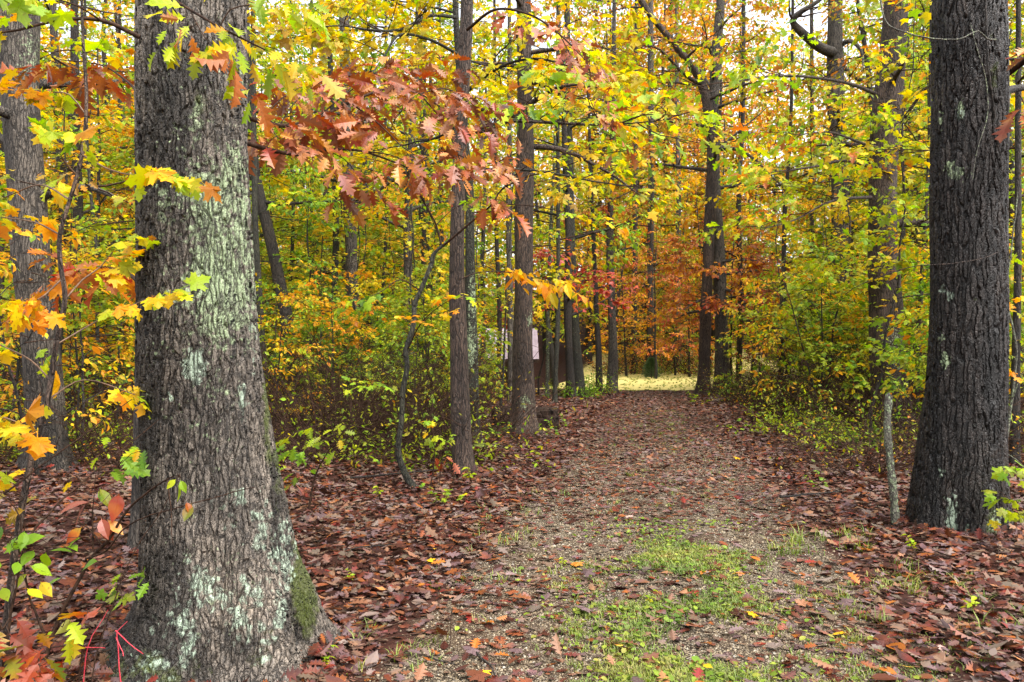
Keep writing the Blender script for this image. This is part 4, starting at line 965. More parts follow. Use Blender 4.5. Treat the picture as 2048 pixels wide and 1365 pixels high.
# shrubs
for x, d, px, u in scatter(60, (545, 940), (10.2, 24), 56, clear=2.4, mind=.55):
    k = pick({'bare brown': 5, 'brown twiggy': 4, 'low yellow green': 1.6, 'light green': .8}, u); put(BUSH[k], px, d, 1.0, f'{k} shrub', 'shrub', 'shrubs of the undergrowth')
for x, d, px, u in scatter(66, (1450, 2060), (9.2, 27), 57, clear=2.2, mind=.6):
    k = pick({'bare brown': 4, 'brown twiggy': 3, 'low yellow green': 4, 'light green': 2}, u); put(BUSH[k], px, d, .95, f'{k} shrub', 'shrub', 'shrubs of the undergrowth')
for x, d, px, u in scatter(22, (-30, 270), (10, 24), 59, clear=2.2, mind=.6):
    k = pick({'bare brown': 3, 'brown twiggy': 3, 'low yellow green': 2}, u); put(BUSH[k], px, d, .9, f'{k} shrub', 'shrub', 'shrubs of the undergrowth')
for k, px, d, sc in [('light green', 1170, 25, 1.3), ('light green', 1150, 24, 1.2), ('low yellow green', 1185, 27, 1.0), ('low yellow green', 1470, 26, 1.3), ('light green', 1495, 25, 1.5), ('low yellow green', 1440, 29, .9), ('rusty', 1270, 50, 1.6), ('low yellow green', 1250, 51, 1.8), ('rusty', 1230, 48, 1.7), ('low yellow green', 1285, 50, 1.7), ('brown twiggy', 1320, 51, 2.0), ('rusty', 1345, 52, 2.0), ('low yellow green', 1375, 50, 1.8), ('rusty', 1255, 54, 2.2), ('brown twiggy', 1300, 55, 2.3), ('low yellow green', 1335, 56, 2.3), ('rusty', 1385, 56, 2.3), ('low yellow green', 1270, 58, 2.4), ('rusty', 1315, 60, 2.6), ('low yellow green', 1360, 60, 2.6), ('low yellow green', 1330, 48, 1.4), ('rusty', 1400, 46, 1.5), ('brown twiggy', 1380, 48, 1.6), ('low yellow green', 1415, 44, 1.4), ('brown twiggy', 1220, 46, 1.5)]:
    put(BUSH[k], px, d, sc, f'{k} shrub', 'shrub', 'shrubs of the undergrowth')

for k, px, d, sc in [('yellow', 965, 31, .78), ('yellow', 1040, 36, .85), ('ochre', 1105, 33, .8)]: put(CAN[k], px, d, sc, f'lofty {k} tree', 'tree', 'tall trees of the wood behind')
for k, px, d, sc in [('ochre', 1180, 72, 1.4), ('golden', 1260, 78, 1.5), ('ochre', 1330, 74, 1.45), ('rusty', 1400, 80, 1.5), ('golden', 1470, 72, 1.3), ('ochre', 1290, 66, 1.2), ('golden', 1340, 67, 1.25), ('yellow', 1195, 66, 1.25), ('ochre', 1430, 64, 1.2), ('yellow', 1110, 76, 1.4), ('ochre', 1225, 84, 1.6), ('golden', 1360, 86, 1.6)]: put(TALL[k], px, d, sc, f'tall {k} tree', 'tree', 'tall trees of the wood behind')
def far_wood():
    r = np.random.default_rng(77); n = 110000; g = Geo()
    ang = r.uniform(-.72, .72, n); d = r.uniform(82, 112, n); x = np.tan(ang) * d; z = ground(x, d) + 30 * r.random(n) ** 1.2 + .3
    crown = np.sin(x * .9 + 3 * np.sin(d * .4)) + np.sin(x * .37 + d * .8 + z * .35) + .7 * np.sin(z * .9 + x * .5)
    k = crown > -.75; x, d, z = x[k], d[k], z[k]; n = len(x)
    place_leaves(g, LEAF[('oak', 3)], np.stack([x, d, z], 1), r.normal(0, 1, (n, 3)), r.normal(0, .6, (n, 3)) + [0, -.3, 1], r.uniform(.28, .62, n), r.uniform(.3, 2, n), 0)
    tag(g.build('distant_foliage', [M['far']], None), kind='stuff', label='yellow and orange foliage of the wood far behind', cat='woodland')
M['far'] = leaf_mat('far_leaf', [LG, YG, Y_, GOLD, OCH, ORG, YG], nscale=.12, spread=.6, blotch=False)
far_wood()
# ================================================================== smaller plants and things, each where the photo has it
def stemmed(name, label, cat, base, stems, leaves, stem_mat='twig', group=None, seed=1):
    """stems: (pixel line, radius); leaves: (px, py, d, n, spread, size, kind, mat[, droop])"""
    r = np.random.default_rng(seed); b = np.array(base, float); root = empty(name, b); tag(root, label, cat, group)
    for ln, rad in stems:
        q, rr = resample(pxline(ln), np.linspace(rad, max(.0012, rad * .35), len(ln)), .05)
        q = q + np.cumsum(r.normal(0, .0025, q.shape), 0) * np.array([1, 1, .5])
        g = Geo(); v, f = tube(q, rr, 7); g.add(v, f); g.build('stem', [M[stem_mat]], root, b, True)
    by = {}
    for L in leaves: by.setdefault(L[7], []).append(L)
    for mt, Ls in by.items():
        g = Geo(); tw = Geo()
        for L in Ls:
            px, py, d, n, sp, size, kind = L[:7]; dr = L[8] if len(L) > 8 else .5
            c = P(px, py, d); p = c + r.normal(0, 1, (n, 3)) * sp * np.array([1, 1, .6])
            a = r.uniform(0, 6.28, n); D = np.stack([np.cos(a), np.sin(a) * .8 - .2, -dr + r.normal(0, .35, n)], 1)
            N_ = np.stack([r.normal(0, .5, n), r.normal(-.5, .5, n), np.ones(n)], 1)
            place_leaves(g, LEAF[(kind, 0)], p, D, N_, size * r.uniform(.7, 1.15, n), r.uniform(.3, 2.2, n), 0)
            for k in range(n):
                m = (p[k] + c) / 2 + [0, 0, .02]
                v, f = tube(np.array([c, m, p[k]]), [.0018, .0014, .001], 3); g.add(v, f, 1)
        g.build('foliage', [M[mt], M['twig']], root, b)
    return root

def base_at(px, d): x = (px - CX) / FPX * d; return (x, d, float(ground(x, d)))
def gpx(px, d, dz=0.0):
    x, y, z = base_at(px, d); return (px, HY + (EYE - z - dz) / d * FPX, d)

# crooked sapling on the litter, before the thicket
Q = make_tree('sapling', 'crooked dark sapling with bent foot and forked bare boughs', 8.5,
    [(832, 985, 11), (818, 962, 9), (803, 930, 7.5), (796, 900, 6.5), (803, 840, 5.6), (805, 785, 5.6), (814, 735, 5.3), (812, 700, 5.2), (827, 650, 5), (829, 610, 4.9), (842, 580, 4.8), (862, 530, 4.5), (868, 508, 4.4), (888, 489, 4)], 'mossy_bark', 16, .1, cat='sapling', extend=0, dz=.03)
LAND.append((826, 'crooked sapling'))
b1 = pxline([(886, 492, 8.5), (915, 468, 8.4), (950, 438, 8.3), (985, 408, 8.2), (1003, 380, 8.2), (1050, 355, 8.1), (1110, 340, 8.0), (1190, 312, 7.9), (1275, 298, 7.8)])
bough(Q, b1, .014, 'mapleyellow', 'maple', 0, .10, [(b1, .9, .5, 0), (pxline([(1003, 380, 8.2), (1050, 335, 8.0), (1110, 315, 7.9), (1160, 300, 7.8)]), .8, .5, .008), (pxline([(985, 408, 8.2), (1060, 412, 8.0), (1130, 425, 7.8), (1190, 440, 7.7)]), .6, .5, .006)], sl=.3, nside=2, dens=.35, seed=41)
b2 = pxline([(884, 496, 8.5), (872, 450, 8.5), (845, 400, 8.4), (815, 352, 8.3), (770, 326, 8.2), (705, 312, 8.1)])
bough(Q, b2, .012, 'yellowgreen', 'maple', 0, .10, [(b2, .8, .4, 0), (pxline([(872, 450, 8.5), (905, 420, 8.6), (950, 395, 8.7)]), .7, .6, .006), (pxline([(845, 400, 8.4), (850, 365, 8.4), (880, 340, 8.4)]), .8, .6, .005)], sl=.3, nside=2, dens=.35, seed=42)
b3 = pxline([(838, 580, 8.5), (800, 560, 8.3), (760, 585, 8.1), (720, 600, 7.9)])
bough(Q, b3, .008, 'yellowgreen', 'maple', 0, .10, [(b3, .3, .3, 0)], sl=.3, nside=3, dens=.5, seed=43)
b4 = pxline([(815, 700, 8.5), (840, 650, 8.2), (870, 620, 8.0), (900, 600, 7.8)])
bough(Q, b4, .007, 'mapleyellow', 'maple', 0, .10, [(b4, .3, .3, 0)], sl=.3, nside=3, dens=.5, seed=44)
b5 = pxline([(805, 800, 8.5), (770, 770, 8.2), (740, 770, 8.0)])
bough(Q, b5, .006, 'yellowgreen', 'maple', 0, .10, [(b5, .25, .3, 0)], sl=.3, nside=3, dens=.5, seed=45)
b6 = pxline([(800, 905, 8.5), (740, 860, 8.1), (640, 850, 7.8), (560, 880, 7.5)])
bough(Q, b6, .006, 'yellowgreen', 'maple', 0, .09, [(b6, 1.0, .6, 0)], sl=.25, nside=2, dens=.3, seed=46)

stemmed('sapling', 'small sapling of upright bare stems with one dark red leaf cluster', 'sapling', base_at(862, 8.4),
    [([gpx(862, 8.4), (868, 900, 8.4), (864, 830, 8.4), (872, 740, 8.4)], .008), ([gpx(905, 8.5), (908, 930, 8.5), (915, 860, 8.4)], .006), ([gpx(878, 8.45), (884, 930, 8.4), (880, 880, 8.3)], .005)],
    [(893, 922, 8.4, 7, .06, .13, 'oak', 'redoak', .8), (872, 880, 8.4, 6, .05, .10, 'maple', 'yellowgreen'), (895, 880, 8.3, 5, .06, .09, 'maple', 'yellowgreen'), (862, 845, 8.3, 6, .07, .09, 'maple', 'mapleyellow')], seed=61)
stemmed('sapling', 'little oak sapling with green lobed leaves close beside the lichened oak', 'sapling', base_at(617, 7.2),
    [([gpx(617, 7.2), (622, 1000, 7.2), (632, 950, 7.2), (660, 900, 7.1), (700, 850, 7.0)], .011), ([(632, 950, 7.2), (600, 915, 7.0), (570, 895, 6.8)], .006)],
    [(580, 905, 6.8, 8, .08, .13, 'oak', 'green'), (640, 885, 7.1, 12, .12, .11, 'oak', 'yellowgreen'), (595, 940, 6.8, 5, .07, .13, 'oak', 'green'), (690, 855, 7.0, 6, .08, .10, 'oak', 'yellowgreen'), (578, 968, 6.7, 3, .04, .12, 'oak', 'redgreen')], seed=62)

# yellow leaved sapling at the near edge
Yt = make_tree('sapling', 'tall brown stemmed maple sapling with yellow and orange leaves at the near edge', 3.4,
    [(0, 1403, 8), (12, 1260, 7.5), (30, 1100, 7), (62, 920, 6.5), (95, 800, 6), (112, 690, 5.5), (130, 600, 5), (121, 530, 4.6), (120, 470, 4.3), (140, 400, 4), (164, 310, 3.6), (173, 200, 3.2), (166, 80, 2.8)], 'brown_bark', 12, .05, cat='sapling', extend=.4, dz=.03)
for i, (ln, gp, st) in enumerate([
    ([(130, 600, 3.4), (165, 560, 3.5), (200, 535, 3.6), (225, 505, 3.6)], .34, .3), ([(112, 690, 3.4), (200, 640, 3.5), (310, 592, 3.3)], .9, .8),
    ([(75, 870, 3.4), (35, 845, 3.3), (-10, 830, 3.3)], .16, .1), ([(66, 905, 3.4), (68, 880, 3.25), (64, 850, 3.2)], .2, .5), ([(120, 470, 3.4), (70, 445, 3.5), (5, 435, 3.6)], .22, .3), ([(164, 310, 3.4), (220, 340, 3.3), (275, 352, 3.2), (300, 350, 3.15)], .5, .8),
    ([(140, 400, 3.4), (80, 370, 3.6), (10, 395, 3.7)], .5, .3), ([(152, 350, 3.4), (120, 310, 3.3), (140, 280, 3.2)], .22, .4), ([(100, 760, 3.4), (60, 720, 3.5), (0, 690, 3.6)], .5, .4), ([(122, 560, 3.4), (90, 590, 3.3), (75, 600, 3.25)], .2, .5), ([(172, 230, 3.4), (140, 190, 3.4), (110, 185, 3.4)], .28, .3), ([(95, 800, 3.4), (170, 760, 3.6), (270, 790, 3.7)], .9, .7)]):
    l = pxline(ln); bough(Yt, l, .004, 'mapleyellow', 'maple', 0, .088, [(l, gp, st, 0)], sl=.17, nside=2, dens=.42, seed=70 + i, sides=6, twigmat='stem_brown', sp_kw=dict(droop=.6, noise=.7))
stemmed('shrub', 'wide branching shrub of dark wet stems with scattered green and red leaves', 'shrub', base_at(75, 3.5),
    [([gpx(75, 3.5), (95, 1280, 3.5), (135, 1190, 3.5), (172, 1118, 3.5), (205, 1090, 3.45), (245, 1025, 3.4), (290, 985, 3.3), (335, 960, 3.2)], .010),
     ([(172, 1118, 3.5), (215, 1100, 3.4), (265, 1050, 3.3), (350, 1020, 3.2), (520, 975, 3.1)], .005), ([(185, 1100, 3.48), (184, 1020, 3.5), (192, 930, 3.5)], .004),
     ([gpx(-10, 3.3), (40, 1110, 3.3), (100, 1020, 3.35), (180, 945, 3.4), (310, 835, 3.5)], .006), ([(-40, 1030, 3.3), (60, 955, 3.35), (150, 890, 3.4), (275, 800, 3.5)], .005),
     ([gpx(170, 3.1), (195, 1310, 3.1), (225, 1200, 3.1), (270, 1100, 3.1), (325, 1020, 3.1), (335, 985, 3.1), (330, 970, 3.1)], .003), ([(40, 1110, 3.3), (45, 1040, 3.3), (20, 1000, 3.3), (-20, 980, 3.3)], .004),
     ([(335, 960, 3.2), (345, 1040, 3.15), (350, 1090, 3.1)], .003), ([(95, 1280, 3.5), (60, 1200, 3.5), (45, 1120, 3.4), (48, 1050, 3.4)], .006), ([(205, 1090, 3.45), (160, 1040, 3.5), (100, 1030, 3.5), (0, 1060, 3.5)], .004)],
    [(235, 935, 3.5, 9, .07, .10, 'oak', 'green'), (200, 1010, 3.4, 5, .04, .11, 'beech', 'redgreen', 1.0), (255, 905, 3.6, 6, .07, .09, 'oak', 'greenorange'), (205, 1045, 3.4, 3, .03, .10, 'beech', 'redoak', 1.1),
     (105, 1095, 3.3, 9, .06, .10, 'beech', 'green', .2), (15, 1085, 3.2, 10, .07, .10, 'beech', 'green', .3), (40, 1150, 3.2, 9, .07, .09, 'beech', 'yellowgreen', .8), (358, 955, 3.1, 3, .02, .07, 'beech', 'yellowgreen', 1.2), (365, 1005, 3.1, 2, .02, .075, 'beech', 'redgreen', 1.2),
     (280, 1150, 3.5, 7, .06, .08, 'oak', 'green'), (240, 1180, 3.4, 6, .07, .08, 'maple', 'yellowgreen'), (50, 1000, 3.4, 5, .07, .09, 'oak', 'olive'), (60, 960, 3.5, 5, .07, .08, 'maple', 'mapleyellow')], seed=63)
stemmed('oak_seedling', 'low oak seedling with big red and green leaves at the frame corner', 'seedling', base_at(20, 2.75),
    [([gpx(20, 2.75), (30, 1420, 2.7), (45, 1330, 2.65)], .006), ([gpx(5, 2.75), (0, 1380, 2.7), (5, 1270, 2.65)], .005)],
    [(30, 1310, 2.62, 12, .055, .12, 'oak', 'redgreen', .7), (5, 1260, 2.62, 6, .035, .13, 'oak', 'redgreen', .8), (75, 1335, 2.6, 7, .045, .13, 'oak', 'redgreen', .7), (15, 1370, 2.55, 6, .06, .13, 'oak', 'redoak', .5)], seed=64)
stemmed('oak_seedling', 'short seedling with one scarlet leaf and a holed yellow one', 'seedling', base_at(165, 3.0),
    [([gpx(165, 3.0), (160, 1380, 2.95), (168, 1290, 2.9), (165, 1262, 2.88)], .004)], [(175, 1235, 2.85, 2, .012, .13, 'maple', 'redleaf', .25), (140, 1268, 2.85, 2, .02, .10, 'oak', 'mapleyellow', .9), (125, 1255, 2.88, 2, .02, .08, 'beech', 'yellowgreen', .9)] if 'redleaf' in M else
    [(175, 1235, 2.85, 2, .010, .115, 'maple', 'redgreen', .2), (140, 1268, 2.85, 3, .02, .10, 'oak', 'mapleyellow', .9), (125, 1255, 2.88, 2, .02, .08, 'beech', 'yellowgreen', .9)], seed=65)
stemmed('red_twig', 'bare crimson forked twig sprouting beside the mossy oak foot', 'twig', base_at(265, 3.05),
    [([gpx(262, 3.05), (245, 1400, 3.02), (232, 1275, 3.0), (232, 1262, 3.0), (250, 1240, 3.0)], .003), ([(232, 1262, 3.0), (258, 1285, 2.95), (290, 1310, 2.9)], .0026), ([(232, 1275, 3.0), (238, 1295, 2.98), (243, 1312, 2.96)], .0024)], [], 'red_stem', seed=66)
stemmed('red_twig', 'straight crimson twig slanting above the litter', 'twig', base_at(165, 3.05),
    [([gpx(150, 3.05), (160, 1410, 3.02), (172, 1295, 3.0), (190, 1255, 3.0), (213, 1217, 3.0)], .0028), ([(172, 1295, 3.0), (215, 1292, 2.96)], .002)], [], 'red_stem', seed=67)
stemmed('sapling', 'pale bent stem with lime yellow maple leaves outside the black wet oak', 'sapling', base_at(2006, 7.6),
    [([gpx(2006, 7.6), (2010, 905, 7.6), (2024, 800, 7.6), (2032, 700, 7.6), (2018, 600, 7.6), (2030, 480, 7.6), (2046, 380, 7.6)], .016), ([(2010, 905, 7.6), (2035, 930, 6.6), (2048, 950, 6.0)], .005), ([(2024, 800, 7.6), (2050, 740, 7.5), (2090, 700, 7.4)], .007)],
    [(2030, 945, 6.1, 12, .09, .11, 'maple', 'yellowgreen'), (2020, 1000, 6.0, 10, .08, .11, 'maple', 'yellowgreen'), (2045, 1030, 6.0, 8, .08, .11, 'maple', 'yellowgreen'), (2010, 520, 7.4, 6, .1, .10, 'maple', 'yellowgreen'), (2040, 620, 7.2, 8, .12, .10, 'maple', 'mapleyellow'), (2042, 760, 7.3, 8, .14, .09, 'maple', 'mapleyellow')], 'pale_bark', seed=68)

# thick hairy vine climbing the black wet oak, and the thin vine strung across it
def vine(name, label, lines, bark, seed):
    r = np.random.default_rng(seed); b = pxline([lines[0][0][0]])[0]; root = empty(name, b); tag(root, label, 'vine')
    for i, (ln, rad) in enumerate(lines):
        q, rr = resample(pxline(ln), np.full(len(ln), rad), .04); q += r.normal(0, rad * .18, q.shape); rr = rr * (1 + r.normal(0, .12, len(rr)))
        g = Geo(); v, f = tube(q, rr, 8); g.add(v, f); g.build('stem' if i == 0 else 'tendril', [M[bark]], root, b, True)
vine('climbing_vine', 'thick dark hairy vine climbing the outer edge of the black wet oak',
     [([(2004, 1075, 6.45), (2002, 980, 6.42), (2004, 850, 6.48), (2000, 700, 6.5), (2003, 560, 6.52), (1996, 420, 6.5), (2000, 300, 6.5), (1993, 180, 6.5), (1988, 80, 6.5), (1985, -40, 6.5)], .022),
      ([(1996, 300, 6.45), (1985, 200, 6.42), (1975, 120, 6.4), (1972, 20, 6.4), (1970, -40, 6.4)], .010)], 'dark_bark', 3)
vine('thin_vine', 'thin pale vine strung across the top of the black wet oak',
     [([(1992, 80, 6.35), (1975, 78, 6.3), (1955, 63, 6.25), (1920, 78, 6.22), (1870, 78, 6.2), (1820, 68, 6.15), (1775, 48, 6.1), (1763, 10, 6.1), (1760, -40, 6.1)], .006), ([(1940, 45, 6.25), (1955, 100, 6.22), (1972, 160, 6.25), (1975, 230, 6.25), (1955, 300, 6.22), (1945, 360, 6.22)], .003)], 'pale_bark', 4)
vine('thin_vine', 'thin brown vine sagging between the brown oak and the black wet oak',
     [([(1995, 505, 6.3), (1965, 517, 6.2), (1900, 528, 6.2), (1820, 535, 6.3), (1720, 570, 6.6), (1690, 590, 6.7)], .0035)], 'brown_bark', 5)

# cut stake
def stake():
    b = base_at(1791, 6.7); root = empty('cut_sapling', b); tag(root, 'lichen covered sapling stem sawn off flat, beside the black wet oak', 'stump')
    ln = pxline([gpx(1792, 6.7, -.05), (1788, 1000, 6.7), (1781, 930, 6.7), (1775, 860, 6.7), (1777, 800, 6.7), (1779, 793, 6.7)])
    q, rr = resample(ln, [.040, .033, .031, .030, .031, .031], .02); rr = rr * (1 + .07 * np.sin(np.arange(len(rr)) * .9) + .05 * np.sin(np.arange(len(rr)) * .37))
    g = Geo(); v, f = tube(q, rr, 20); g.add(v, f); g.build('stem', [M['pale_bark']], root, b, True)
    c = Geo(); th = np.arange(24) * 2 * np.pi / 24; t = q[-1] + [0, 0, .002]
    V = np.concatenate([[t + [0, 0, .001]], np.stack([t[0] + .031 * np.cos(th), t[1] + .031 * np.sin(th), t[2] + 0 * th], 1)])
    c.add(V, np.array([(0, 1 + i, 1 + (i + 1) % 24) for i in range(24)])); c.build('cut_face', [M['cutwood']], root, b)
stake()
# rotten log
def log():
    r = np.random.default_rng(9); b = base_at(1050, 14.9); root = empty('rotten_log', b); tag(root, 'dark rotting log lying behind the brown flared trunk', 'log')
    x0, x1 = P(985, 0, 14.9)[0], P(1116, 0, 14.9)[0]; n = 40; s = 26; u = np.linspace(0, 1, n); th = np.arange(s) * 2 * np.pi / s
    R = .215 + .02 * np.sin(u * 9) ; rr = R[:, None] * (1 + .10 * np.sin(5 * th + 3 * u[:, None]) + .06 * np.sin(9 * th[None] + 14 * u[:, None]) + r.normal(0, .03, (n, s)))
    rr[0] *= .75; rr[-1] *= .85
    V = np.stack([np.broadcast_to((x0 + (x1 - x0) * u)[:, None], (n, s)) + r.normal(0, .01, (n, s)), b[1] + rr * np.cos(th), b[2] + .15 + rr * np.sin(th)], -1)
    i = np.arange(n - 1)[:, None] * s; j = np.arange(s)[None]; k = (j + 1) % s
    g = Geo(); g.add(V.reshape(-1, 3), np.stack([i + j, i + s + j, i + s + k, i + k], -1).reshape(-1, 4)); g.build('trunk', [M['rotwood']], root, b)
    for e in (0, n - 1):
        c = Geo(); ring = V[e]; ce = ring.mean(0) + [(.03 if e == 0 else -.04), 0, 0]; mid = (ring + ce) / 2 + r.normal(0, .02, ring.shape)
        W = np.concatenate([ring, mid, [ce]]); jj = np.arange(s); kk = (jj + 1) % s
        c.add(W, [np.stack([jj, kk, kk + s, jj + s], 1), np.stack([jj + s, kk + s, np.full(s, 2 * s)], 1)]); c.build('broken_end', [M['rotwood']], root, b)
log()
def branch_piece(px, d, L, rad, az, label, bark='dark_bark', lift=.02):
    r = np.random.default_rng(int(px)); b = base_at(px, d); root = None
    l = limb_line(r, [b[0], b[1], 0], az, L, 0, 8, .18); l[:, 2] = ground(l[:, 0], l[:, 1]) + lift + rad
    q, rr = resample(l, np.linspace(rad, rad * .5, 8), .03); g = Geo(); v, f = tube(q, rr, 7); g.add(v, f)
    m = at(l, .55); s = limb_line(r, m, az + .7, L * .3, .1, 4, .2); v, f = tube(s, np.linspace(rad * .5, rad * .25, 4), 5); g.add(v, f)
    o = g.build('fallen_stick', [M[bark]], None, b, True); o.location = b; tag(o, label, 'stick', 'fallen sticks')
branch_piece(945, 3.95, .34, .008, -1.0, 'short dark forked stick lying on the gravel near the grass')
branch_piece(858, 3.85, .16, .005, -.7, 'stubby dark stick on gravel beside the leaf litter edge')
branch_piece(1005, 14.2, .7, .06, .2, 'rotten broken branch lying at the foot of the log', 'dark_bark', 0)
branch_piece(1225, 5.3, .3, .006, .3, 'thin stick lying across the gravel near a red leaf')
branch_piece(690, 5.6, .5, .006, .9, 'thin dark stick half buried in the litter', lift=.04)
branch_piece(1560, 7.8, .8, .012, .2, 'long thin dead branch in the litter below the saplings', lift=.05)
branch_piece(700, 8.6, 1.1, .012, .35, 'long dead branch propped in litter near the crooked sapling', lift=.10)

# seedlings
def seedling(seed, n, H, size, kind, mat):
    r = np.random.default_rng(seed); root = empty('seedling', (0, 0, 0)); g = Geo(); P_, D_ = [], []
    for i in range(n):
        l = limb_line(r, [r.normal(0, .02), r.normal(0, .02), -.02], r.uniform(0, 6.28), H * r.uniform(.6, 1.1), r.uniform(.6, 1.3), 5, .2)
        v, f = tube(l, np.linspace(.003, .0015, 5), 4); g.add(v, f)
        for t in (.4, .55, .7, .85, 1, 1): P_.append(at(l, t)); a = r.uniform(0, 6.28); D_.append([math.cos(a), math.sin(a), r.normal(.1, .3)])
    g.build('stem', [M['twig']], root); k = len(P_); f = Geo()
    place_leaves(f, LEAF[(kind, 0)], np.array(P_), np.array(D_), r.normal(0, .35, (k, 3)) + [0, 0, 1], size * r.uniform(.6, 1.2, k), r.uniform(.5, 2, k), 0)
    f.build('foliage', [M[mat]], root); return root
SD = [seedling(1, 4, .28, .075, 'beech', 'green'), seedling(2, 3, .16, .06, 'beech', 'yellowgreen'), seedling(3, 5, .45, .10, 'maple', 'yellowgreen')]
for i, (k, px, d, s, lab) in enumerate([
    (0, 1106, 13.6, 1.2, 'bright green seedling at the near end of the rotten log'), (0, 1128, 15.2, 1.1, 'green seedling beyond the end of the rotten log'), (1, 948, 9.0, 1.3, 'small lime seedling at the foot of the reddish trunk'),
    (0, 985, 12.6, 1.5, 'dark leaved seedling between the mossy trunk and the log'), (1, 705, 5.05, .6, 'tiny green seedling alone in the litter beside the lichened oak'), (1, 762, 8.1, .9, 'small green seedling before the crooked sapling'),
    (1, 640, 3.75, .7, 'lime seedling at the mossy foot of the lichened oak'), (0, 1645, 8.5, .8, 'green seedling in the litter before the brown oak'), (1, 1838, 5.9, .9, 'yellow seedling under the black wet oak'),
    (2, 1510, 14, .8, 'maple seedling at the far edge of the path'), (2, 1640, 12.5, .9, 'maple seedling under the yellow green saplings'), (1, 1290, 4.7, .6, 'small leafy weed in the middle of the gravel'),
    (2, 885, 7.6, .6, 'lime maple seedling just before the crooked sapling'), (1, 1940, 4.6, .8, 'grassy green seedling below the black wet oak'), (1, 1130, 5.6, .5, 'tiny dark green weed alone on the gravel'), (2, 1390, 22, 1.0, 'leafy seedling at the verge far down the path'), (0, 1600, 17, 1.2, 'green seedling beside the verge below yellow saplings')]):
    o = SD[k] if ('s', k) not in USED else copy_tree(SD[k]); USED[('s', k)] = 1
    o.location = base_at(px, d); o.scale = (s, s, s); o.rotation_euler = (0, 0, rng.uniform(0, 6.28)); tag(o, lab, 'seedling', 'seedlings on the forest floor')

# evergreen bush in the clearing
def evergreen():
    r = np.random.default_rng(4); b = base_at(1303, 42); root = empty('evergreen_bush', b); tag(root, 'small dark evergreen bush under the grey trunk in the clearing', 'bush')
    n = 5200; h = r.random(n) ** .8; a = r.uniform(0, 6.28, n); R = .48 * (1 - .75 * h ** 1.5) * np.sqrt(r.random(n)) * (1 + .25 * np.sin(a * 5 + h * 9))
    p = np.stack([R * np.cos(a), R * np.sin(a), .05 + 1.0 * h], 1) + np.array(b)
    g = Geo(); place_leaves(g, LEAF[('beech', 2)], p, np.stack([np.cos(a), np.sin(a), r.normal(.6, .4, n)], 1), r.normal(0, .7, (n, 3)) + [0, 0, 1], r.uniform(.05, .11, n), np.ones(n), 0, np.full(n, .45))
    g.build('foliage', [M['evergreen']], root, b); t = Geo(); v, f = tube(np.array(b) + np.array([(0, 0, -.1), (0, 0, .3), (.01, 0, .8)]), [.03, .025, .01], 8); t.add(v, f); t.build('trunk', [M['dark_bark']], root, b)
M['evergreen'] = leaf_mat('evergreen_leaf', [(.02, .05, .015), (.04, .10, .03), (.07, .15, .05)], .15, blotch=False)
evergreen()
def moss_mound(px, d, s, label):
    r = np.random.default_rng(int(px)); b = base_at(px, d); n = 22; g = Geo(); th = np.linspace(0, 2 * np.pi, n, False); V = [[0, 0, .55 * s]]; F = []
    for i, k in enumerate((.35, .7, 1.0)):
        for t in th: q = k * s * (1 + .18 * math.sin(3 * t + px) + r.normal(0, .06)); V.append([q * math.cos(t) * 1.5, q * math.sin(t), .55 * s * (1 - k * k) + r.normal(0, .02 * s) - (.03 if i == 2 else 0)])
    for j in range(n):
        k = (j + 1) % n; F.append((0, 1 + j, 1 + k))
    g.add(np.array(V), [np.array(F), np.array([(1 + i * n + j, 1 + (i + 1) * n + j, 1 + (i + 1) * n + (j + 1) % n, 1 + i * n + (j + 1) % n) for i in range(2) for j in range(n)])])
    o = g.build('moss_cushion', [M['moss']], None, smooth=True); o.location = b; tag(o, label, 'moss')
M['moss'] = plain_mat('moss', (.05, .08, .01), (.17, .20, .025), 60, .9, 1.0)
moss_mound(962, 12.0, .14, 'green moss cushion at the foot of the dark mossy trunk')

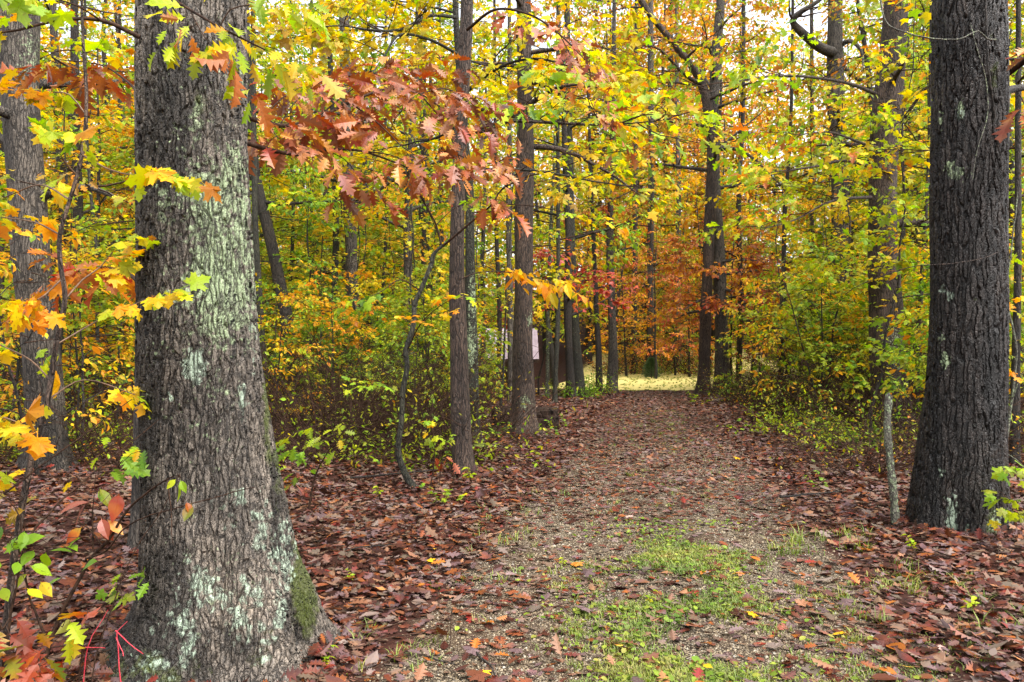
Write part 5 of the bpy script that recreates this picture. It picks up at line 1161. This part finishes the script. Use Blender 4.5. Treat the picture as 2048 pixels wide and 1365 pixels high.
# shelters seen through the trees
def shelter(name, label, x0, x1, y0, zb, ze, zr, depth, roofmat, wallmat):
    b = ((x0 + x1) / 2, y0, zb); root = empty(name, b); tag(root, label, 'building'); ym = y0 + depth / 2
    def box(nm, a, c, m, par=root):
        a = np.array(a, float); c = np.array(c, float); V = np.array([[(a, c)[i][0], (a, c)[j][1], (a, c)[k][2]] for i in (0, 1) for j in (0, 1) for k in (0, 1)])
        g = Geo(); g.add(V, np.array([(0, 1, 3, 2), (4, 6, 7, 5), (0, 4, 5, 1), (2, 3, 7, 6), (0, 2, 6, 4), (1, 5, 7, 3)])); return g.build(nm, [M[m]], par, b)
    g = Geo(); n = int((x1 - x0 + .8) / .11); xs = np.linspace(x0 - .4, x1 + .4, n); rib = np.where(np.arange(n) % 4 == 0, .035, 0)
    for (ya, za, yb, zb_) in ((y0 - .35, ze, ym, zr), (y0 + depth + .35, ze, ym, zr)):
        V = np.concatenate([np.stack([xs, np.full(n, y), z + rib + dz], 1) for y, z, dz in ((ya, za, 0), (yb, zb_, 0), (yb, zb_, -.06), (ya, za, -.06))])
        i = np.arange(n - 1); F = np.concatenate([np.stack([i + a * n, i + 1 + a * n, i + 1 + ((a + 1) % 4) * n, i + ((a + 1) % 4) * n], 1) for a in range(4)]); g.add(V, F)
    g.build('roof', [M[roofmat]], root, b)
    box('wall', (x0, y0 + depth * .35, zb - .3), (x1, y0 + depth - .3, ze - .12), wallmat)
    for x in np.linspace(x0 + .1, x1 - .25, 4): box('post', (x, y0, zb - .3), (x + .14, y0 + .14, ze - .1), 'rotwood')
    for x in (x0 - .02, x1 - .1):
        V = np.array([(x, y0 + .2, ze - .05), (x, y0 + depth - .2, ze - .05), (x, ym, zr - .1), (x + .12, y0 + .2, ze - .05), (x + .12, y0 + depth - .2, ze - .05), (x + .12, ym, zr - .1)])
        q = Geo(); q.add(V, [np.array([(0, 1, 2), (3, 5, 4)]), np.array([(0, 3, 4, 1), (1, 4, 5, 2), (2, 5, 3, 0)])]); q.build('gable', [M[wallmat]], root, b)
    box('fascia', (x0 - .4, y0 - .41, ze - .2), (x1 + .4, y0 - .36, ze + .0), 'rotwood')
M['pale_roof'] = plain_mat('pale_roof', (.17, .125, .145), (.27, .215, .24), 1.6, .4, .05)
M['red_roof'] = plain_mat('red_roof', (.30, .06, .06), (.36, .10, .10), 1.5, .4, .05)
M['shed_wall'] = plain_mat('shed_wall', (.10, .07, .05), (.18, .13, .09), 4, .8)
shelter('park_shelter', 'low shelter with pale pinkish metal roof behind the trunk by the log', -6.6, 1.2, 47.5, -2.3, .95, 2.85, 6.5, 'pale_roof', 'shed_wall')
shelter('park_shelter', 'low shelter with red metal roof beyond the grey flared trunk', -28.5, -23.4, 37, -2.5, -.55, .45, 5, 'red_roof', 'shed_wall')

# single fallen leaves: the largest in view
def fallen():
    r = np.random.default_rng(91); SH = {}
    for c in ('brown', 'grey', 'orange', 'yellow', 'red', 'pink'):
        for kd in ('oak', 'maple', 'beech'):
            g = Geo(); place_leaves(g, LEAF[(kd, 0)], np.zeros((1, 3)), np.array([[0, 1.0, 0]]), np.array([[0, 0, 1.0]]), np.ones(1), np.array([1.1]))
            SH[(c, kd)] = g.mesh('fallen_leaf', [M['fallen_' + c]])
    def drop(px, d, c, kd, size, label, tilt=.2):
        o = bpy.data.objects.new('fallen_leaf', SH[(c, kd)]); COL.objects.link(o); x, y, z = base_at(px, d)
        o.location = (x, y, z + .022 + .02 * r.random()); o.rotation_euler = (r.normal(0, tilt) + (math.pi if r.random() < .25 else 0), r.normal(0, tilt), r.uniform(0, 6.28)); o.scale = (size, size, size * r.uniform(.5, 1.5))
        tag(o, label, 'leaf', 'fallen leaves on the ground')
    def dd(py): return EYE * FPX / (py - HY)
    for px, py, c, kd, s, lab in [
        (957, 1352, 'yellow', 'maple', .075, 'bright yellow maple leaf on gravel at the bottom of the picture'), (1168, 1134, 'orange', 'maple', .10, 'golden orange leaf where gravel meets the first grass'),
        (853, 1137, 'yellow', 'maple', .07, 'yellow leaf in the litter halfway from the lichened oak to the gravel'), (869, 1112, 'yellow', 'beech', .07, 'pale yellow oval leaf in the litter edge above a brighter one'),
        (1405, 1150, 'orange', 'maple', .08, 'orange leaf on its edge among grass tufts'), (1755, 1342, 'orange', 'beech', .10, 'broad tan orange oval leaf on the gravel near the front'), (1405, 1345, 'yellow', 'beech', .06, 'round yellow leaf lying on a dark red one'),
        (1400, 1352, 'red', 'oak', .10, 'dark red leaf under a round yellow one'), (1253, 1040, 'pink', 'maple', .08, 'pale pink leaf alone on the gravel'), (1247, 1306, 'yellow', 'beech', .055, 'small yellow leaf folded in the grass'), (1494, 1237, 'yellow', 'maple', .07, 'yellow leaf at the grass edge toward the black wet oak'),
        (1465, 993, 'red', 'oak', .13, 'large dark red leaf curled up on the path'), (1187, 957, 'red', 'oak', .12, 'dark red leaf on the litter before the flared trunk'), (1468, 918, 'yellow', 'maple', .12, 'golden leaf far up the path'),
        (640, 1163, 'red', 'beech', .10, 'crimson leaf in the litter beside the lichened oak'), (1567, 1018, 'yellow', 'maple', .09, 'yellow leaf at the litter edge by the black wet oak'), (1500, 1118, 'orange', 'oak', .10, 'curled orange leaf on the gravel beyond the grass'),
        (1690, 1270, 'yellow', 'maple', .07, 'yellow leaf among brown ones on the near gravel'), (1830, 1345, 'yellow', 'beech', .07, 'yellow oval leaf near the front grass'), (1140, 1160, 'orange', 'oak', .10, 'upright rusty orange leaf beside the first grass'),
        (990, 1250, 'orange', 'oak', .11, 'orange oak leaf flat on the gravel'), (1015, 1235, 'orange', 'oak', .09, 'second orange oak leaf touching the gravel rim'), (940, 1180, 'orange', 'oak', .11, 'orange star shaped leaf between gravel and litter'), (955, 1285, 'orange', 'oak', .09, 'rusty leaf near the forked stick'),
        (1350, 905, 'orange', 'maple', .12, 'orange leaf far along the middle of the path'), (1730, 1110, 'orange', 'maple', .09, 'bright orange leaf at the foot of the black wet oak'), (1660, 1090, 'red', 'oak', .13, 'brick red leaf on the path rim before the stake'), (1880, 1300, 'pink', 'oak', .10, 'pale pink oak leaf at the near litter edge')]:
        drop(px, dd(py), c, kd, s, lab)
    n = 0
    while n < 230:
        d = 3.3 + 2.3 * r.random() ** 1.3; x = r.uniform(-.66, .66) * d; px = CX + x / d * FPX; off = abs(x - path_x(d))
        if px < 640 and d < 4.6: continue
        if off < 1.0 and r.random() < .45: continue
        c = r.choice(['brown', 'grey', 'orange', 'red'], p=[.46, .36, .11, .07]); kd = r.choice(['oak', 'maple', 'beech'], p=[.68, .17, .15])
        where = 'on the gravel path' if off < 1.15 else 'in the litter beside the path'
        word = {'brown': 'wet brown', 'grey': 'purplish grey', 'orange': 'rusty orange', 'red': 'dark red'}[c]
        drop(px, d, c, kd, float(np.clip(.085 * math.exp(r.normal(0, .28)), .05, .16)), f'{word} fallen {dict(oak="oak", maple="maple", beech="oval")[kd]} leaf {where}', .22); n += 1
fallen()
# ================================================================== labels of the repeats
def finish_labels():
    for pr in [*TALL.values(), *CAN.values(), *POLE.values(), *MID.values(), *SAP.values(), *BUSH.values()]:
        if pr.name not in USED:
            for ch in list(pr.children): bpy.data.objects.remove(ch)
            bpy.data.objects.remove(pr)
    ld = sorted(LAND + [(1560, 'leaning stem'), (1630, 'slim grey trunk'), (1832, 'slanting stem'), (240, 'oak edge stem'), (652, 'slender trunk')]); cls = {}
    for o, px, d, words in PLACED:
        j = sum(1 for p, _ in ld if p < px)
        if j == 0: rel = f'beyond the {ld[0][1]} by the red roof'
        elif j == len(ld): rel = f'outside the {ld[-1][1]}'
        else: rel = f'between the {ld[j-1][1]} and the {ld[j][1]}'
        cls.setdefault((words, rel), []).append((d, o))
    num = ['', 'second ', 'third ', 'fourth ', 'fifth ', 'sixth ', 'seventh ', 'eighth ', 'ninth ', 'tenth ', 'eleventh ', 'twelfth ', 'thirteenth ', 'fourteenth ', 'fifteenth ', 'sixteenth ', 'seventeenth ', 'eighteenth ', 'nineteenth ', 'twentieth ', 'last but one ', 'last '] + ['far '] * 40
    for (w, rel), v in cls.items():
        v.sort(key=lambda t: t[0])
        for i, (d, o) in enumerate(v):
            if len(v) == 1: o['label'] = f'{w} {rel}'
            else: o['label'] = (f'front {w} {rel}' if i == 0 else f'{num[i]}{w} back, {rel}')
finish_labels()

# ================================================================== light, sky and camera
w = bpy.data.worlds.new('World'); SC.world = w; w.use_nodes = True
nt = w.node_tree; nt.nodes.clear(); N = NT(nt)
SUN_EL, SUN_AZ = 58.0, 135.0      # azimuth from +Y clockwise: behind the camera, over the path
sky = N.n('TexSky'); sky.sky_type = 'NISHITA'; sky.sun_disc = False
sky.sun_elevation = math.radians(SUN_EL); sky.sun_rotation = math.radians(SUN_AZ)
sky.air_density = 1.0; sky.dust_density = 4.0; sky.ozone_density = .5
hs = N.n('HueSaturation'); hs.inputs['Saturation'].default_value = .22; N.l(sky.outputs[0], hs.inputs['Color'])
bg = N.n('Background'); bg.inputs['Strength'].default_value = .15; N.l(hs.outputs[0], bg.inputs['Color'])
out = N.n('OutputWorld'); N.l(bg.outputs[0], out.inputs[0])
sl = bpy.data.lights.new('sun', 'SUN'); sl.energy = 1.2; sl.angle = math.radians(60); sl.color = (1.0, .96, .9)
so = bpy.data.objects.new('sun', sl); COL.objects.link(so)
az, el = math.radians(SUN_AZ), math.radians(SUN_EL)
sd = Vector((math.sin(az) * math.cos(el), math.cos(az) * math.cos(el), math.sin(el)))
so.rotation_euler = sd.to_track_quat('Z', 'Y').to_euler(); so.location = (8, -12, 30)

cam = bpy.data.cameras.new('camera'); cam.lens = 28; cam.sensor_width = 36; cam.clip_end = 1500; cam.clip_start = .05
cam.shift_y = 17.5 / 2048
co = bpy.data.objects.new('camera', cam); COL.objects.link(co); co.location = (0, 0, EYE); co.rotation_euler = (math.radians(90), 0, 0)
SC.camera = co
SC.view_settings.view_transform = 'Standard'; SC.view_settings.look = 'None'; SC.view_settings.exposure = 1.92; SC.view_settings.gamma = 1
cy = SC.cycles
cy.max_bounces = 7; cy.diffuse_bounces = 4; cy.glossy_bounces = 2; cy.transmission_bounces = 4; cy.transparent_max_bounces = 4
cy.caustics_reflective = False; cy.caustics_refractive = False
cy.use_denoising = True
cy.sample_clamp_indirect = 6
SC.render.film_transparent = False
